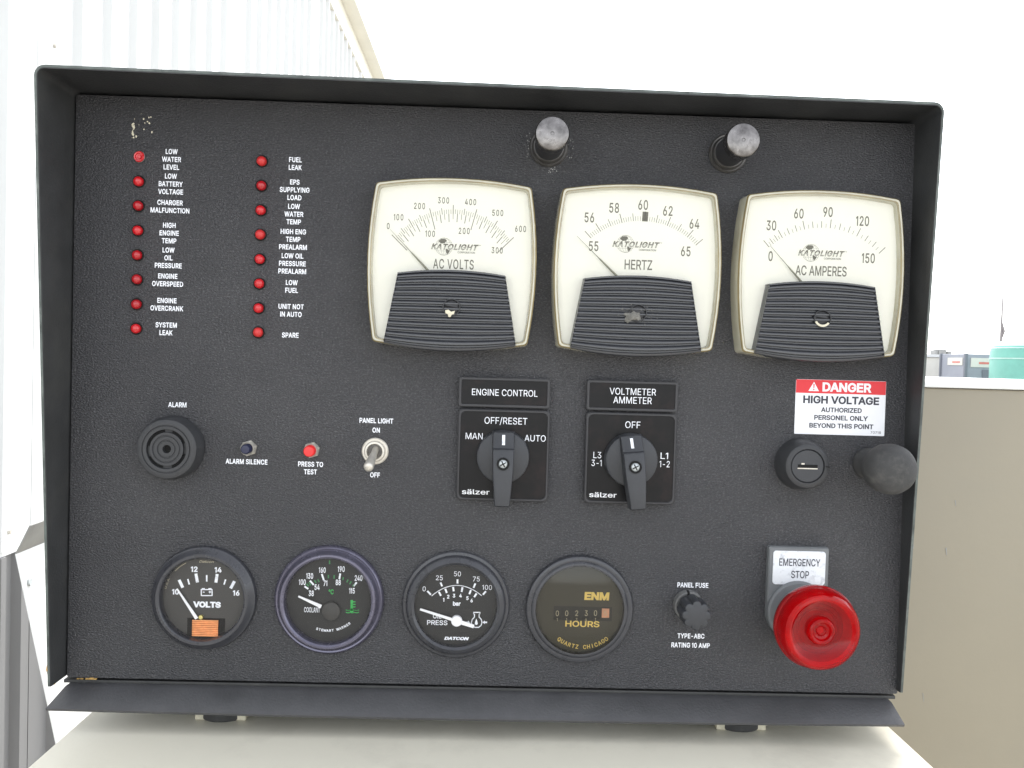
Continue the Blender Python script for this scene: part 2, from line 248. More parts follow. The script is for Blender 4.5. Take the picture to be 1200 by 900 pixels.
# letter outlines (advance width, closed contours) in thousandths of the type size
GLYPHS = {
 'A': (480,[[16,0,201,509,276,509,463,0,395,0,287,302,264,372,232,478,245,478,213,371,191,302,85,0],[110,142,110,199,370,199,370,142]]),
 'B': (456,[[60,0,60,509,241,509,289,504,329,491,359,469,381,442,394,410,398,374,395,344,387,320,373,301,356,286,315,267,315,262,339,257,363,245,385,227,402,203,414,173,418,136,413,100,400,67,377,39,344,18,301,4,247,0],[125,57,245,57,296,63,330,80,349,105,355,137,352,161,342,184,327,203,306,218,279,228,248,231,125,231],[125,285,238,285,265,288,288,296,308,309,323,326,333,348,336,372,330,403,313,429,283,446,240,452,125,452]]),
 'C': (510,[[267,-7,205,1,150,25,104,63,70,115,48,179,40,254,48,329,70,393,104,445,150,484,205,508,267,516,305,513,340,504,373,490,402,471,427,447,448,418,463,385,473,348,408,348,401,373,389,395,357,428,315,449,267,456,223,450,184,432,150,403,125,364,109,314,103,254,109,194,125,145,151,105,184,76,223,59,267,53,315,60,357,81,389,114,408,160,473,160,463,124,448,91,428,62,402,38,373,19,341,5,305,-4]]),
 'D': (502,[[219,0,96,0,96,57,215,57,272,63,318,81,354,110,379,149,394,198,399,255,394,312,379,361,354,399,320,428,275,446,221,452,93,452,93,509,225,509,294,501,353,478,399,441,433,391,455,329,462,255,455,181,433,119,398,68,351,31,291,8],[125,509,125,0,60,0,60,509]]),
 'E': (419,[[60,0,60,509,372,509,372,452,125,452,125,286,355,286,355,229,125,229,125,57,375,57,375,0]]),
 'F': (410,[[60,0,60,509,369,509,369,452,125,452,125,278,346,278,346,221,125,221,125,0]]),
 'G': (520,[[269,-7,205,1,149,25,104,64,69,116,47,179,40,254,47,329,69,393,103,445,149,484,203,508,265,516,304,513,340,504,374,489,403,469,429,445,449,416,465,384,474,349,408,349,387,393,356,427,315,448,265,456,222,450,183,432,150,404,125,364,109,314,103,254,109,194,125,145,151,105,184,76,224,59,269,53,309,57,345,71,374,93,396,123,410,160,415,202,434,199,283,199,283,256,478,256,478,200,471,141,451,91,419,50,377,19,326,0]]),
 'H': (517,[[60,0,60,509,125,509,125,289,392,289,392,509,457,509,457,0,392,0,392,232,125,232,125,0]]),
 'I': (300,[[31,0,31,57,118,57,118,452,31,452,31,509,269,509,269,452,183,452,183,57,269,57,269,0]]),
 'J': (396,[[185,-7,143,-2,106,11,75,33,52,63,38,100,33,145,33,173,98,173,98,145,104,104,122,74,149,56,185,50,220,56,248,74,266,104,272,145,272,509,336,509,336,145,332,100,318,63,294,33,263,11,227,-2]]),
 'K': (467,[[104,145,104,216,139,261,174,303,212,344,364,509,448,509,231,276,228,276],[60,0,60,509,125,509,125,334,124,225,125,193,125,0],[372,0,188,259,228,309,449,0]]),
 'L': (393,[[60,0,60,509,125,509,125,57,361,57,361,0]]),
 'M': (628,[[60,0,60,509,152,509,277,187,287,159,299,123,311,84,322,49,307,49,318,83,330,121,342,158,352,187,476,509,568,509,568,0,504,0,504,291,504,327,505,369,506,413,507,457,513,457,498,409,482,363,467,322,456,291,342,0,286,0,170,291,159,321,145,361,129,408,112,457,119,457,120,416,121,372,122,328,122,291,122,0]]),
 'N': (523,[[60,0,60,509,136,509,343,183,363,151,388,107,414,55,405,54,401,108,399,157,399,195,399,509,463,509,463,0,387,0,202,290,177,331,148,381,108,452,119,454,122,384,124,328,125,291,125,0]]),
 'O': (533,[[267,-7,205,1,150,25,105,63,70,115,48,179,40,254,48,329,70,393,105,445,150,484,205,508,267,516,329,508,384,484,429,445,464,393,486,329,493,254,486,179,464,115,429,63,384,25,329,1],[267,53,310,59,349,76,383,105,408,144,425,194,430,254,425,314,408,365,383,404,349,433,310,450,267,456,223,450,184,433,151,404,125,364,109,314,103,254,109,194,125,144,151,105,184,76,223,59]]),
 'P': (445,[[60,0,60,509,235,509,289,503,332,487,366,462,390,430,404,391,409,348,404,304,390,265,366,233,332,207,289,191,235,186,109,186,109,242,233,242,269,246,297,256,318,272,333,294,342,319,344,348,342,376,333,402,318,423,297,439,268,449,232,452,125,452,125,0]]),
 'Q': (533,[[245,159,313,159,369,85,384,65,468,-48,401,-48,346,27,331,46],[267,-7,205,1,150,25,105,63,70,115,48,179,40,254,48,329,70,393,105,445,150,484,205,508,267,516,329,508,384,484,429,445,464,393,486,329,493,254,486,179,464,115,429,63,384,25,329,1],[267,53,310,59,349,76,383,105,408,144,425,194,430,254,425,314,408,365,383,404,349,433,310,450,267,456,223,450,184,433,151,404,125,364,109,314,103,254,109,194,125,144,151,105,184,76,223,59]]),
 'R': (449,[[60,0,60,509,236,509,290,504,333,489,367,465,390,433,405,395,409,352,405,309,390,271,367,240,333,217,289,203,236,198,96,198,96,255,234,255,269,258,298,267,319,281,334,300,342,324,345,352,342,380,334,405,319,425,298,440,269,449,233,452,125,452,125,0],[353,0,230,229,303,229,428,0]]),
 'S': (447,[[224,-9,172,-4,128,9,91,31,64,60,46,96,38,137,104,137,110,110,123,88,142,71,166,59,194,52,224,49,257,52,286,60,311,74,329,92,341,114,346,139,342,161,332,179,316,193,296,205,245,222,184,239,128,260,86,289,60,326,52,372,58,413,75,448,102,476,138,498,180,511,227,516,275,511,316,498,351,476,377,449,394,415,401,378,337,378,326,412,302,437,267,453,225,459,194,456,167,448,145,435,129,418,118,398,115,376,119,352,131,334,148,319,169,308,212,293,264,279,312,264,359,238,379,220,395,198,405,171,408,139,403,99,386,64,360,34,323,11,278,-4]]),
 'T': (449,[[32,452,32,509,417,509,417,452,257,452,257,0,193,0,193,452]]),
 'U': (517,[[259,-8,203,-2,154,15,114,43,85,80,66,124,60,173,60,509,124,509,124,178,128,144,141,113,160,87,187,68,220,56,259,52,298,56,331,68,357,87,377,113,389,144,393,178,393,509,457,509,457,173,451,124,433,80,403,43,363,15,315,-2]]),
 'V': (480,[[204,0,16,509,84,509,192,206,215,137,248,31,235,31,267,138,290,206,395,509,463,509,278,0]]),
 'W': (686,[[155,0,16,509,82,509,163,196,175,145,187,94,197,40,189,40,200,94,211,145,224,196,306,509,380,509,462,196,474,145,486,94,497,40,488,40,499,94,510,145,523,196,603,509,670,509,530,0,455,0,368,323,351,391,336,475,350,475,335,395,318,323,230,0]]),
 'X': (474,[[18,0,217,284,217,236,29,509,104,509,178,400,204,361,223,329,243,292,232,292,252,329,272,361,298,400,374,509,446,509,259,239,259,287,456,0,382,0,292,129,268,165,250,195,230,231,244,231,225,196,206,166,182,129,91,0]]),
 'Y': (472,[[203,0,203,208,16,509,91,509,192,344,222,292,250,230,224,230,251,293,280,344,381,509,455,509,268,208,268,0]]),
 'Z': (438,[[42,0,42,46,273,385,306,431,341,476,348,454,285,452,223,452,40,452,40,509,397,509,397,462,169,129,134,81,97,33,90,54,152,57,214,57,399,57,399,0]]),
 '0': (453,[[227,-7,174,1,130,24,95,62,69,113,53,178,48,254,53,330,69,395,95,447,130,484,174,508,227,516,279,508,323,484,358,447,384,395,400,330,405,254,400,178,384,113,359,62,323,24,279,1],[227,50,261,56,290,74,313,103,330,144,340,194,344,254,340,314,330,365,313,405,290,435,261,453,227,460,192,453,163,435,140,405,123,365,113,314,109,254,113,194,123,144,140,103,163,74,192,56]]),
 '1': (453,[[76,0,76,55,391,55,391,0],[276,509,276,0,212,0,212,448,209,448,86,358,86,427,198,509]]),
 '2': (453,[[64,0,64,47,234,229,282,282,311,327,318,348,320,371,317,397,308,419,293,436,273,449,250,457,224,460,196,457,172,447,153,433,139,413,130,390,127,362,66,362,71,405,86,442,111,473,143,496,182,511,225,516,268,511,306,497,337,474,361,445,376,411,381,372,378,345,371,318,357,290,336,259,267,180,153,60,153,57,389,57,389,0]]),
 '3': (453,[[218,-7,173,-3,133,10,98,30,70,57,52,91,44,132,109,132,115,107,126,87,144,71,165,59,191,52,219,50,248,53,275,61,297,74,315,93,325,116,329,145,326,172,316,196,299,217,275,234,242,244,201,248,157,248,157,299,288,448,288,452,70,452,70,509,372,509,372,461,211,278,211,289,264,288,308,276,344,253,371,222,387,186,393,145,387,103,370,66,344,36,309,12,266,-2]]),
 '4': (453,[[40,105,40,158,247,509,311,509,109,166,109,163,413,163,413,105],[282,0,282,121,282,146,282,318,343,318,343,0]]),
 '5': (453,[[221,-7,178,-2,140,11,108,32,83,60,66,93,60,130,122,130,127,108,138,89,154,73,173,60,196,52,221,50,250,53,276,64,298,82,314,104,324,131,328,162,324,193,314,221,297,244,275,262,248,273,218,277,167,268,145,258,128,246,67,253,96,509,366,509,366,452,151,452,134,301,136,301,155,315,178,325,203,331,229,334,263,330,294,321,321,306,345,285,364,260,379,231,388,199,391,163,385,117,369,76,343,41,309,15,268,-1]]),
 '6': (453,[[226,-7,182,-1,142,15,109,40,84,74,69,115,64,162,68,199,80,239,102,285,137,340,252,509,322,509,151,261,145,261,165,288,196,307,235,314,278,309,316,295,346,271,370,240,384,201,389,157,384,112,368,73,343,39,310,14,271,-2],[226,48,254,52,279,63,299,79,314,101,324,128,327,157,324,187,314,213,299,235,279,251,254,262,226,265,198,262,174,252,153,235,138,214,128,188,125,158,128,128,138,102,153,79,174,63,198,52]]),
 '7': (453,[[97,0,323,448,323,452,62,452,62,509,391,509,391,449,165,0]]),
 '8': (453,[[226,-7,178,-2,136,11,101,33,74,62,57,96,52,135,55,166,65,195,81,220,101,241,125,256,153,265,153,267,119,282,93,308,76,342,70,380,75,417,90,450,114,477,146,498,184,511,226,516,269,511,306,498,337,477,361,450,377,417,382,380,376,342,359,308,333,282,300,267,300,265,327,256,351,241,372,220,387,195,397,166,401,135,395,96,378,62,352,33,317,11,275,-2],[226,49,258,52,285,60,307,74,323,91,333,113,337,139,333,165,322,189,305,208,283,223,256,232,226,235,196,232,169,223,147,208,130,189,119,165,115,139,119,113,129,91,145,74,167,60,195,52],[226,290,252,292,274,300,293,313,307,330,316,351,319,376,316,399,308,420,294,437,275,449,252,457,226,460,200,457,177,449,159,437,145,420,136,399,133,376,136,351,145,330,159,313,178,300,201,292]]),
 '9': (453,[[226,516,271,510,310,494,343,468,368,434,384,393,389,347,385,309,373,270,350,224,315,168,200,0,130,0,301,248,307,248,287,221,257,202,218,195,175,199,137,214,106,237,83,269,68,307,64,352,69,397,85,436,110,469,143,494,182,510],[226,460,199,457,174,446,154,429,138,407,129,381,125,352,129,322,138,295,154,274,174,257,199,247,226,243,254,247,279,257,299,273,314,295,324,321,327,350,324,381,314,407,299,429,279,446,254,457]]),
 'a': (389,[[160,-9,126,-5,94,5,68,22,48,45,35,73,30,108,34,138,43,161,58,179,78,193,125,211,178,220,234,227,265,235,273,243,276,255,276,257,273,279,267,297,256,311,240,322,220,329,196,331,171,329,149,322,118,301,100,274,41,291,57,322,79,346,104,364,133,375,163,382,194,384,239,379,286,360,306,343,322,320,333,290,337,251,337,0,277,0,277,52,272,52,252,25,215,1,190,-6],[170,45,202,49,228,59,248,74,263,93,272,115,276,138,276,190,259,182,231,176,200,171,175,168,134,159,117,150,103,139,95,124,92,105,94,87,102,72,114,61,130,52]]),
 'b': (424,[[229,-8,198,-5,172,4,138,31,118,59,112,59,112,0,53,0,53,509,114,509,114,319,118,319,137,346,171,373,197,381,229,384,274,378,313,361,345,332,370,293,385,245,390,189,385,133,370,84,346,45,313,16,274,-2],[220,47,253,51,279,66,301,88,316,117,325,151,328,189,325,227,316,261,301,290,280,311,253,325,220,330,188,325,161,312,140,291,125,263,116,229,113,189,116,150,125,115,140,86,162,65,188,51]]),
 'c': (396,[[207,-8,159,-2,117,16,82,46,56,85,40,133,34,187,40,243,56,291,82,330,117,360,159,378,207,384,260,377,305,356,340,322,362,277,303,262,290,289,270,311,242,325,207,330,173,325,145,310,124,287,108,258,99,224,96,187,99,151,108,117,124,89,145,66,173,51,207,46,243,52,271,66,292,89,304,117,363,102,354,78,341,56,306,21,261,-1]]),
 'd': (424,[[195,-8,151,-2,111,16,79,45,55,84,39,133,34,189,39,245,55,293,79,332,112,361,151,378,196,384,228,381,253,373,287,346,306,319,311,319,311,509,372,509,372,0,313,0,313,59,307,59,287,31,252,4,227,-5],[205,47,236,51,263,65,284,86,299,115,309,150,312,189,309,229,300,263,284,291,263,312,237,325,205,330,172,325,145,311,124,290,108,261,99,227,96,189,99,151,109,117,124,88,145,66,172,51]]),
 'e': (404,[[212,-8,161,-2,117,16,82,46,56,85,40,132,34,187,39,242,55,290,81,329,115,359,157,378,205,384,236,382,266,374,294,361,319,341,341,315,357,282,368,242,371,194,371,169,75,169,75,221,338,221,310,202,307,237,298,269,283,294,263,314,237,326,205,330,173,326,146,313,125,294,109,270,99,241,96,211,96,178,100,139,110,106,128,80,151,61,179,50,212,46,254,53,285,73,306,105,365,91,353,63,335,39,311,19,283,4,249,-5]]),
 'l': (189,[[139,-2,101,3,74,20,58,47,53,84,53,509,114,509,114,99,115,77,120,62,130,54,146,52,160,53,170,54,181,3,162,-1]]),
 'n': (410,[[114,227,114,0,53,0,53,379,112,379,112,287,102,287,124,332,152,362,187,379,227,384,264,380,295,369,321,349,341,321,353,285,357,240,357,0,296,0,296,235,290,275,273,304,246,323,210,329,184,326,161,317,141,303,126,283,117,257]]),
 'o': (415,[[207,-8,159,-2,117,16,82,46,56,85,40,133,34,187,40,243,56,291,82,330,117,360,159,378,207,384,256,378,299,360,333,330,359,291,376,243,381,187,376,133,359,85,333,46,299,16,256,-2],[207,46,242,51,270,66,292,89,307,117,316,151,319,187,316,224,307,258,292,287,270,310,242,325,207,330,173,325,145,310,124,287,108,258,99,224,96,187,99,151,108,117,124,89,145,66,173,51]]),
 'r': (259,[[53,0,53,379,112,379,112,321,115,321,130,347,152,367,181,380,213,385,229,384,243,384,243,322,230,324,207,326,182,323,159,315,140,301,126,284,117,262,114,237,114,0]]),
 's': (365,[[182,-8,145,-5,112,3,84,18,62,38,45,63,36,94,94,107,105,79,124,60,150,49,181,45,217,50,244,62,262,81,268,103,265,121,254,136,237,147,212,155,149,170,104,186,72,208,53,237,47,274,51,305,65,332,87,354,115,370,149,381,187,384,223,381,254,372,279,358,299,339,314,316,324,290,268,277,258,298,243,316,219,328,187,333,156,329,131,317,114,299,109,277,112,258,124,243,144,232,172,223,229,209,275,194,306,171,325,142,331,107,326,75,312,47,290,24,260,6,223,-5]]),
 't': (227,[[204,379,204,327,6,327,6,379],[65,471,126,471,126,98,128,76,136,61,150,53,170,50,185,51,202,54,213,2,192,-3,168,-4,125,2,92,21,72,52,65,93]]),
 'u': (410,[[182,-5,146,-1,115,11,89,31,69,59,57,95,53,139,53,379,114,379,114,144,119,105,137,75,164,56,200,50,226,53,249,62,268,77,283,97,293,122,296,153,296,379,357,379,357,0,298,0,298,92,307,92,286,47,257,17,222,0]]),
 'z': (380,[[42,0,42,46,254,320,254,323,48,323,48,379,333,379,333,331,126,60,126,56,339,56,339,0]]),
 'ä': (389,[[160,-9,126,-5,94,5,68,22,48,45,35,73,30,108,34,138,43,161,58,179,78,193,125,211,178,220,234,227,265,235,273,243,276,255,276,257,273,279,267,297,256,311,240,322,220,329,196,331,171,329,149,322,118,301,100,274,41,291,57,322,79,346,104,364,133,375,163,382,194,384,239,379,286,360,306,343,322,320,333,290,337,251,337,0,277,0,277,52,272,52,252,25,215,1,190,-6],[170,45,202,49,228,59,248,74,263,93,272,115,276,138,276,190,259,182,231,176,200,171,175,168,134,159,117,150,103,139,95,124,92,105,94,87,102,72,114,61,130,52],[261,443,246,446,233,455,224,468,221,483,224,499,233,512,246,520,261,523,277,520,290,512,299,499,301,483,299,468,290,455,277,446],[117,443,102,446,89,455,80,468,77,483,80,499,89,512,102,520,117,523,133,520,146,512,155,499,158,483,155,468,146,455,133,446]]),
 '-': (453,[[337,244,337,188,114,188,114,244]]),
 '+': (453,[[198,34,198,364,255,364,255,34],[61,172,61,226,391,226,391,172]]),
 '/': (249,[[235,533,71,-76,14,-76,178,533]]),
 '.': (188,[[95,-4,78,-1,63,9,53,24,50,41,53,59,63,73,78,83,95,87,113,83,128,73,138,59,141,41,138,24,128,9,113,-1]]),
 '°': (316,[[158,283,128,287,101,298,77,316,59,340,47,367,43,397,47,428,59,455,77,479,101,497,128,509,158,513,188,509,216,497,239,479,257,455,269,428,273,397,269,367,257,340,239,316,216,298,188,287],[158,334,175,336,190,343,213,366,220,381,222,397,220,414,213,430,190,453,175,459,158,462,141,459,126,453,103,430,97,414,95,397,97,381,103,366,126,343,141,336]]),
}
_tc = {}
def grow(c, d):
    """a letter contour pushed outwards (counters inwards) by d"""
    p = [Vector((c[2*i]/1000, c[2*i+1]/1000)) for i in range(len(c)//2)]; n = len(p)
    if not d: return p
    out = []
    for i in range(n):
        e0 = (p[i]-p[i-1]).normalized(); e1 = (p[(i+1) % n]-p[i]).normalized()
        n0 = Vector((-e0.y, e0.x)); n1 = Vector((-e1.y, e1.x)); m = n0+n1
        if m.length < .2: m = n0
        m.normalize(); out.append(p[i]+m*d/max(.6, m.dot(n0)))
    return out
def area(c): return sum(c[2*i-2]*c[2*i+1]-c[2*i]*c[2*i-1] for i in range(len(c)//2))
GLYPHS['I'] = (186, [[60, 0, 60, 509, 126, 509, 126, 0]]); GLYPHS['1'] = (270, [[186, 0, 186, 509, 126, 509, 22, 432, 22, 362, 120, 434, 120, 0]])
def wind(p, x, y):                          # winding number of a contour round a point
    k = 0; n = len(p)
    for i in range(n):
        a, b = p[i-1], p[i]
        if (a.y > y) != (b.y > y) and x < (b.x-a.x)*(y-a.y)/(b.y-a.y)+a.x: k += 1 if b.y > a.y else -1
    return k
def glyph(ch, bold):
    if (ch, bold) not in _tc:
        cons = GLYPHS[ch][1]; V = []; E = []; loops = []
        sg = 1 if area(max(cons, key=lambda c: abs(area(c)))) > 0 else -1
        for c in cons:
            pts = grow(c, -bold*sg); k = len(V)
            loops.append(pts); V += pts; E += [(k+i, k+(i+1) % len(pts)) for i in range(len(pts))]
        v, _, f, *_ = delaunay_2d_cdt(V, E, [], 0, 1e-6)
        keep = []
        for t in f:
            x = sum(v[i].x for i in t)/3; y = sum(v[i].y for i in t)/3
            if sum(wind(p, x, y) for p in loops)*sg > 0: keep.append(tuple(t))
        _tc[(ch, bold)] = ([Vector((p.x, p.y, 0)) for p in v], keep)
    return _tc[(ch, bold)]
def glyphs(s, bold, track):
    x = 0.0; vs = []; fs = []
    for ch in s:
        if ch == ' ': x += .20*track; continue
        v, f = glyph(ch, bold); k = len(vs)
        vs += [p+Vector((x, 0, 0)) for p in v]; fs += [tuple(i+k for i in q) for q in f]
        x += GLYPHS[ch][0]/1000*track
    return vs, fs
CAP = [None]
def txt(bm, s, x, y, cap, width=None, xs=1.0, bold=0.0, shear=0.0, rot=0.0, z=0.0, track=1.0, align='C'):
    """lettering centred at x, y (middle of the capitals), capitals 'cap' tall"""
    if CAP[0] is None:
        v, _ = glyphs('H', 0, 1.0); CAP[0] = max(p.y for p in v)-min(p.y for p in v)
    vs, fs = glyphs(s, bold, track)
    k = cap/(CAP[0]+2*bold)
    x0 = min(p.x for p in vs); x1 = max(p.x for p in vs)
    kx = width/(x1-x0) if width else k*xs
    mx = {'C': (x0+x1)/2, 'L': x0, 'R': x1}[align]
    c, sn = math.cos(rot), math.sin(rot)
    out = []
    for p in vs:
        py = (p.y-CAP[0]/2)*k; px = (p.x-mx)*kx+py*shear
        out.append(bm.verts.new((x+px*c-py*sn, y+px*sn+py*c, z)))
    for f in fs:
        try: bm.faces.new([out[i] for i in f])
        except ValueError: pass
def arc_txt(bm, s, cx, cy, r, a0, a1, cap, xs=1.0, bold=0.0, z=0, under=True):
    n = len(s)
    for i, ch in enumerate(s):
        if ch == ' ': continue
        a = math.radians(a0+(a1-a0)*i/(n-1))
        txt(bm, ch, cx+r*math.cos(a), cy+r*math.sin(a), cap, xs=xs, bold=bold, rot=a+(PI/2 if under else -PI/2), z=z)
def art(cx, cy, s, roll=1.6):
    """drawing units of a dial face -> millimetres from its centre"""
    c, sn = math.cos(math.radians(roll)), math.sin(math.radians(roll))
    def q(u, v):
        x, y = (u-cx)*s, -(v-cy)*s
        return x*c-y*sn, x*sn+y*c
    return q
def flat(name, bm, m, parent, loc=(0, 0, 0), label=None):
    for f in bm.faces:
        f.normal_update()
        if f.normal.z < 0: f.normal_flip()
    return obj(name, bm, m, parent, loc, smooth=0, label=label, recalc=False)
def thing(name, label, cat, loc=(0, 0, 0), rot=(0, 0, 0), group=None):
    o = bpy.data.objects.new(name, None); C.objects.link(o); o.location = loc; o.rotation_euler = rot
    o.empty_display_size = .05; o['label'] = label; o['category'] = cat
    if group: o['group'] = group
    return o
def hex_out(r, a0=0.3): return [(r*math.cos(a0+PI/3*i), r*math.sin(a0+PI/3*i)) for i in range(6)]

# ================================================================== the setting
g = BM(); n = 24
for i in range(n):
    for j in range(n):
        x0, x1 = -300+600*i/n, -300+600*(i+1)/n; y0, y1 = -300+600*j/n, -300+600*(j+1)/n
        face(g, [(x0, y0, 0), (x1, y0, 0), (x1, y1, 0), (x0, y1, 0)])
bmesh.ops.remove_doubles(g, verts=g.verts[:], dist=.001)
go = obj('ground', g, M['ground'], smooth=0, scale=1.0); go['kind'] = 'structure'

# ribbed metal building on the left, its long wall running away from the camera
XW = (-1030-PX)*S
bld = thing('metal_building', 'long white ribbed metal building with a grey lower wall, running back along the left', 'building', (XW, 9, 0))
def ribbed(name, y0, y1, z0, z1, m, pitch, first):
    bm = BM(); prof = [(0, y0)]
    k = math.ceil((y0-first)/pitch); yy = first+k*pitch
    while yy < y1-.03:
        if yy > y0+.03: prof += [(0, yy-.024), (.022, yy-.012), (.022, yy+.012), (0, yy+.024)]
        yy += pitch
    prof.append((0, y1)); back = [(-.02, y1), (-.02, y0)]
    ring = prof+back
    loft(bm, [[(x, y-9, z0) for x, y in ring], [(x, y-9, z1) for x, y in ring]])
    return obj(name, bm, m, bld, smooth=0, scale=1.0)
y = 1.0-3*.9+.1
while y < 26:
    ribbed('wall_panel', y+.002, y+.898, .90, 4.14, M['wall_white'], .2, 2.026)
    ribbed('wainscot_panel', y+.002, y+.898, .0, .885, M['wall_grey'], .1, 2.026)
    y += .9
bm = BM(); box(bm, -.004, .014, -10.5, 17.0, .886, .899); obj('trim_strip', bm, M['wall_white'], bld, smooth=0, scale=1.0)
bm = BM(); box(bm, -.05, .13, -10.5, 17.0, 4.145, 4.30); bevel_all(bm, .02); obj('gutter', bm, M['trim_cream'], bld, smooth=0, scale=1.0)
bm = BM(); box(bm, .0, .0235, -10.5, 17.0, 3.96, 4.143); obj('fascia_strip', bm, M['trim_cream'], bld, smooth=0, scale=1.0)
for yy, zz in ((1.857, 2.27), (1.887, .94), (2.09, 2.27), (2.09, .94)):
    bm = BM(); tube(bm, [(0, yy-9, zz), (.008, yy-9, zz)], .006, 10); obj('panel_screw', bm, M['steel'], bld, scale=1.0)

# cream cabinet under the panel
P0 = dict(rot=(PI/2, 0, 0))
base = thing('base_cabinet', 'cream sheet metal cabinet whose flat top carries the black control panel', 'cabinet', W(228, -BASE/S, -60), (PI/2, 0, 0))
def rel(x, y, z, o=(228, -BASE/S, -60)): return (x-o[0], y-o[1], z-o[2])
bm = BM(); box(bm, *[a-228 for a in (10, 446)], 0, BASE/S-24-14, -175+60, 95+60); obj('cabinet_body', bm, M['cream_paint'], base, bevel=3)
bm = BM(); box(bm, *[a-228 for a in (6.5, 449.3)], BASE/S-24-14, BASE/S-24, -178+60, 100+60); obj('cabinet_top', bm, M['cream_paint'], base, bevel=1.6)
# beige cabinet on the right, behind the panel
CZ = -130
rc = thing('side_cabinet', 'large beige metal cabinet beside the panel on the right, with a rolled top edge', 'cabinet', W(830, -BASE/S, -500), (PI/2, 0, 0))
bm = BM(); box(bm, 455-830, 1205-830, 0, 164.6+BASE/S, -350, 500+CZ); obj('cabinet_body', bm, M['beige_paint'], rc, bevel=2)
bm = BM(); box(bm, 453.5-830, 1207-830, 164.8+BASE/S, 168.8+BASE/S, -352, 503+CZ); obj('top_edge', bm, M['white_and_lit'], rc, bevel=1.5)  # sky brightness on the beige cabinet's edge, put into a white colour
for sx, sy, ln, wd in ((507, 138, 26, .6), (536, 62, 5, .9), (513, 66, 3, .8), (541, 96, 4, .6), (524, -40, 6, .5)):
    bm = BM(); tick(bm, 0, ln, ln*.14, 0, wd, 0, wd*.5); obj('scratch', bm, M['grey_edge'], rc, (sx-830, sy-12+BASE/S, 500+CZ+.3), smooth=0)

# white sheet metal door standing open, leaning, to the left behind the panel
LZ = -260
lf = thing('open_side_panel', 'white sheet metal side panel leaning outward behind the black panel, on the left', 'side panel', W(-10, -BASE/S, LZ), (PI/2, 0, 0))
b, a, c = Vector((-163.2, 5.8)), Vector((-128.4, -149.6)), Vector((-151.8, 29.6))
a = b+(a-b)*(1245/155.4)
def lp(p, z): return (p.x+10, p.y+BASE/S, z)
n2 = Vector((.975, .222))*1.4
bm = BM(); loft(bm, [[lp(p, z) for p in (a, b, b+n2, a+n2)] for z in (0, -900)]); obj('sheet', bm, M['white_and_lit'], lf, bevel=.4)
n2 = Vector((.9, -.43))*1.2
bm = BM(); loft(bm, [[lp(p+Vector((0, .3)), z) for p in (b, c, c+n2, b+n2)] for z in (0, -900)]); obj('bent_flange', bm, M['grey_edge'], lf, bevel=.3)  # the flange's shade is painted in as grey; the sheet itself is white
bm = BM(); d = (a-b).normalized(); rs = []
for i in range(18):
    t = 2*PI*i/18; r = random.uniform(.7, 1.15); rs.append((r*9*math.cos(t), r*12*math.sin(t)))
face(bm, [lp(b+d*(104+v)+Vector((1.75, .3)), -16+u) for u, v in rs]); obj('rust_stain', bm, M['rust'], lf, smooth=0)
bm = BM(); p = b+d*26; tube(bm, [lp(p+Vector((1, .2)), -9), lp(p+Vector((3.2, .7)), -9)], 3.0, 12); obj('screw', bm, M['zinc'], lf)

# far yard on the right
def far(px, D): return ((px-PX)*S)
D = 45.0
def at(u, v, dist):                                       # the yard object that stands along this line of sight, dist metres away
    d = Matrix(_b) @ Vector(((u-600)/1050, -(v-450)/1050, -1))
    p = Vector(_c)*S + d*(dist/-d.z)
    return Vector((p.x-PX*S, dist, BASE+p.y))
def yard(name, m, parent, u0, u1, v0, y0, depth, z0=0.0, bev=.03):
    a = at(u0, v0, y0); b = at(u1, v0, y0); o = parent.location
    bm = BM(); box(bm, a.x-o.x, b.x-o.x, y0-o.y, y0+depth-o.y, z0, a.z); return obj(name, bm, m, parent, bevel=bev, smooth=0, scale=1.0)
fb = thing('yard_building', 'low white building far off at the right edge of the panel', 'building', (at(1085, 430, 48).x, 48, 0))
yard('wall', M['far_white'], fb, 1040, 1115, 417, 48, 5); 
a = at(1040, 417, 48); b2 = at(1116, 417, 48); bm = BM(); box(bm, a.x-fb.location.x-.1, b2.x-fb.location.x, -.15, 5.1, a.z+.01, a.z+.16); obj('roof', bm, M['wall_white'], fb, smooth=0, scale=1.0)
for u0, u1, v in ((1101, 1104, 410), (1105, 1114, 409), (1116, 1120, 411.5)):
    aa = at(u0, v, 50); bb = at(u1, v, 50); bm = BM(); box(bm, aa.x-fb.location.x, bb.x-fb.location.x, 2, 2.6, a.z+.16, aa.z); obj('roof_vent', bm, M['grey_edge'], fb, smooth=0, scale=1.0)
fc = thing('shipping_container', 'blue grey shipping container with white sign boards, far off in the yard', 'container', (at(1150, 430, 44).x, 44, 0))
ox = fc.location.x; xl = at(1138, 414.5, 44).x; xr = xl+6.1; zt = at(1138, 414.5, 44).z
CD = 2.45
bm = BM(); box(bm, xl-ox, xr-ox, 0, CD, .12, zt); obj('container_body', bm, M['far_blue'], fc, bevel=.03, smooth=0, scale=1.0)
for xx, yy in ((xl, 0), (xr, 0), (xl, CD), (xr, CD)):
    bm = BM(); box(bm, xx-ox-.07, xx-ox+.07, yy-.07, yy+.07, 0, zt+.03); obj('corner_post', bm, M['far_dark'], fc, smooth=0, scale=1.0)
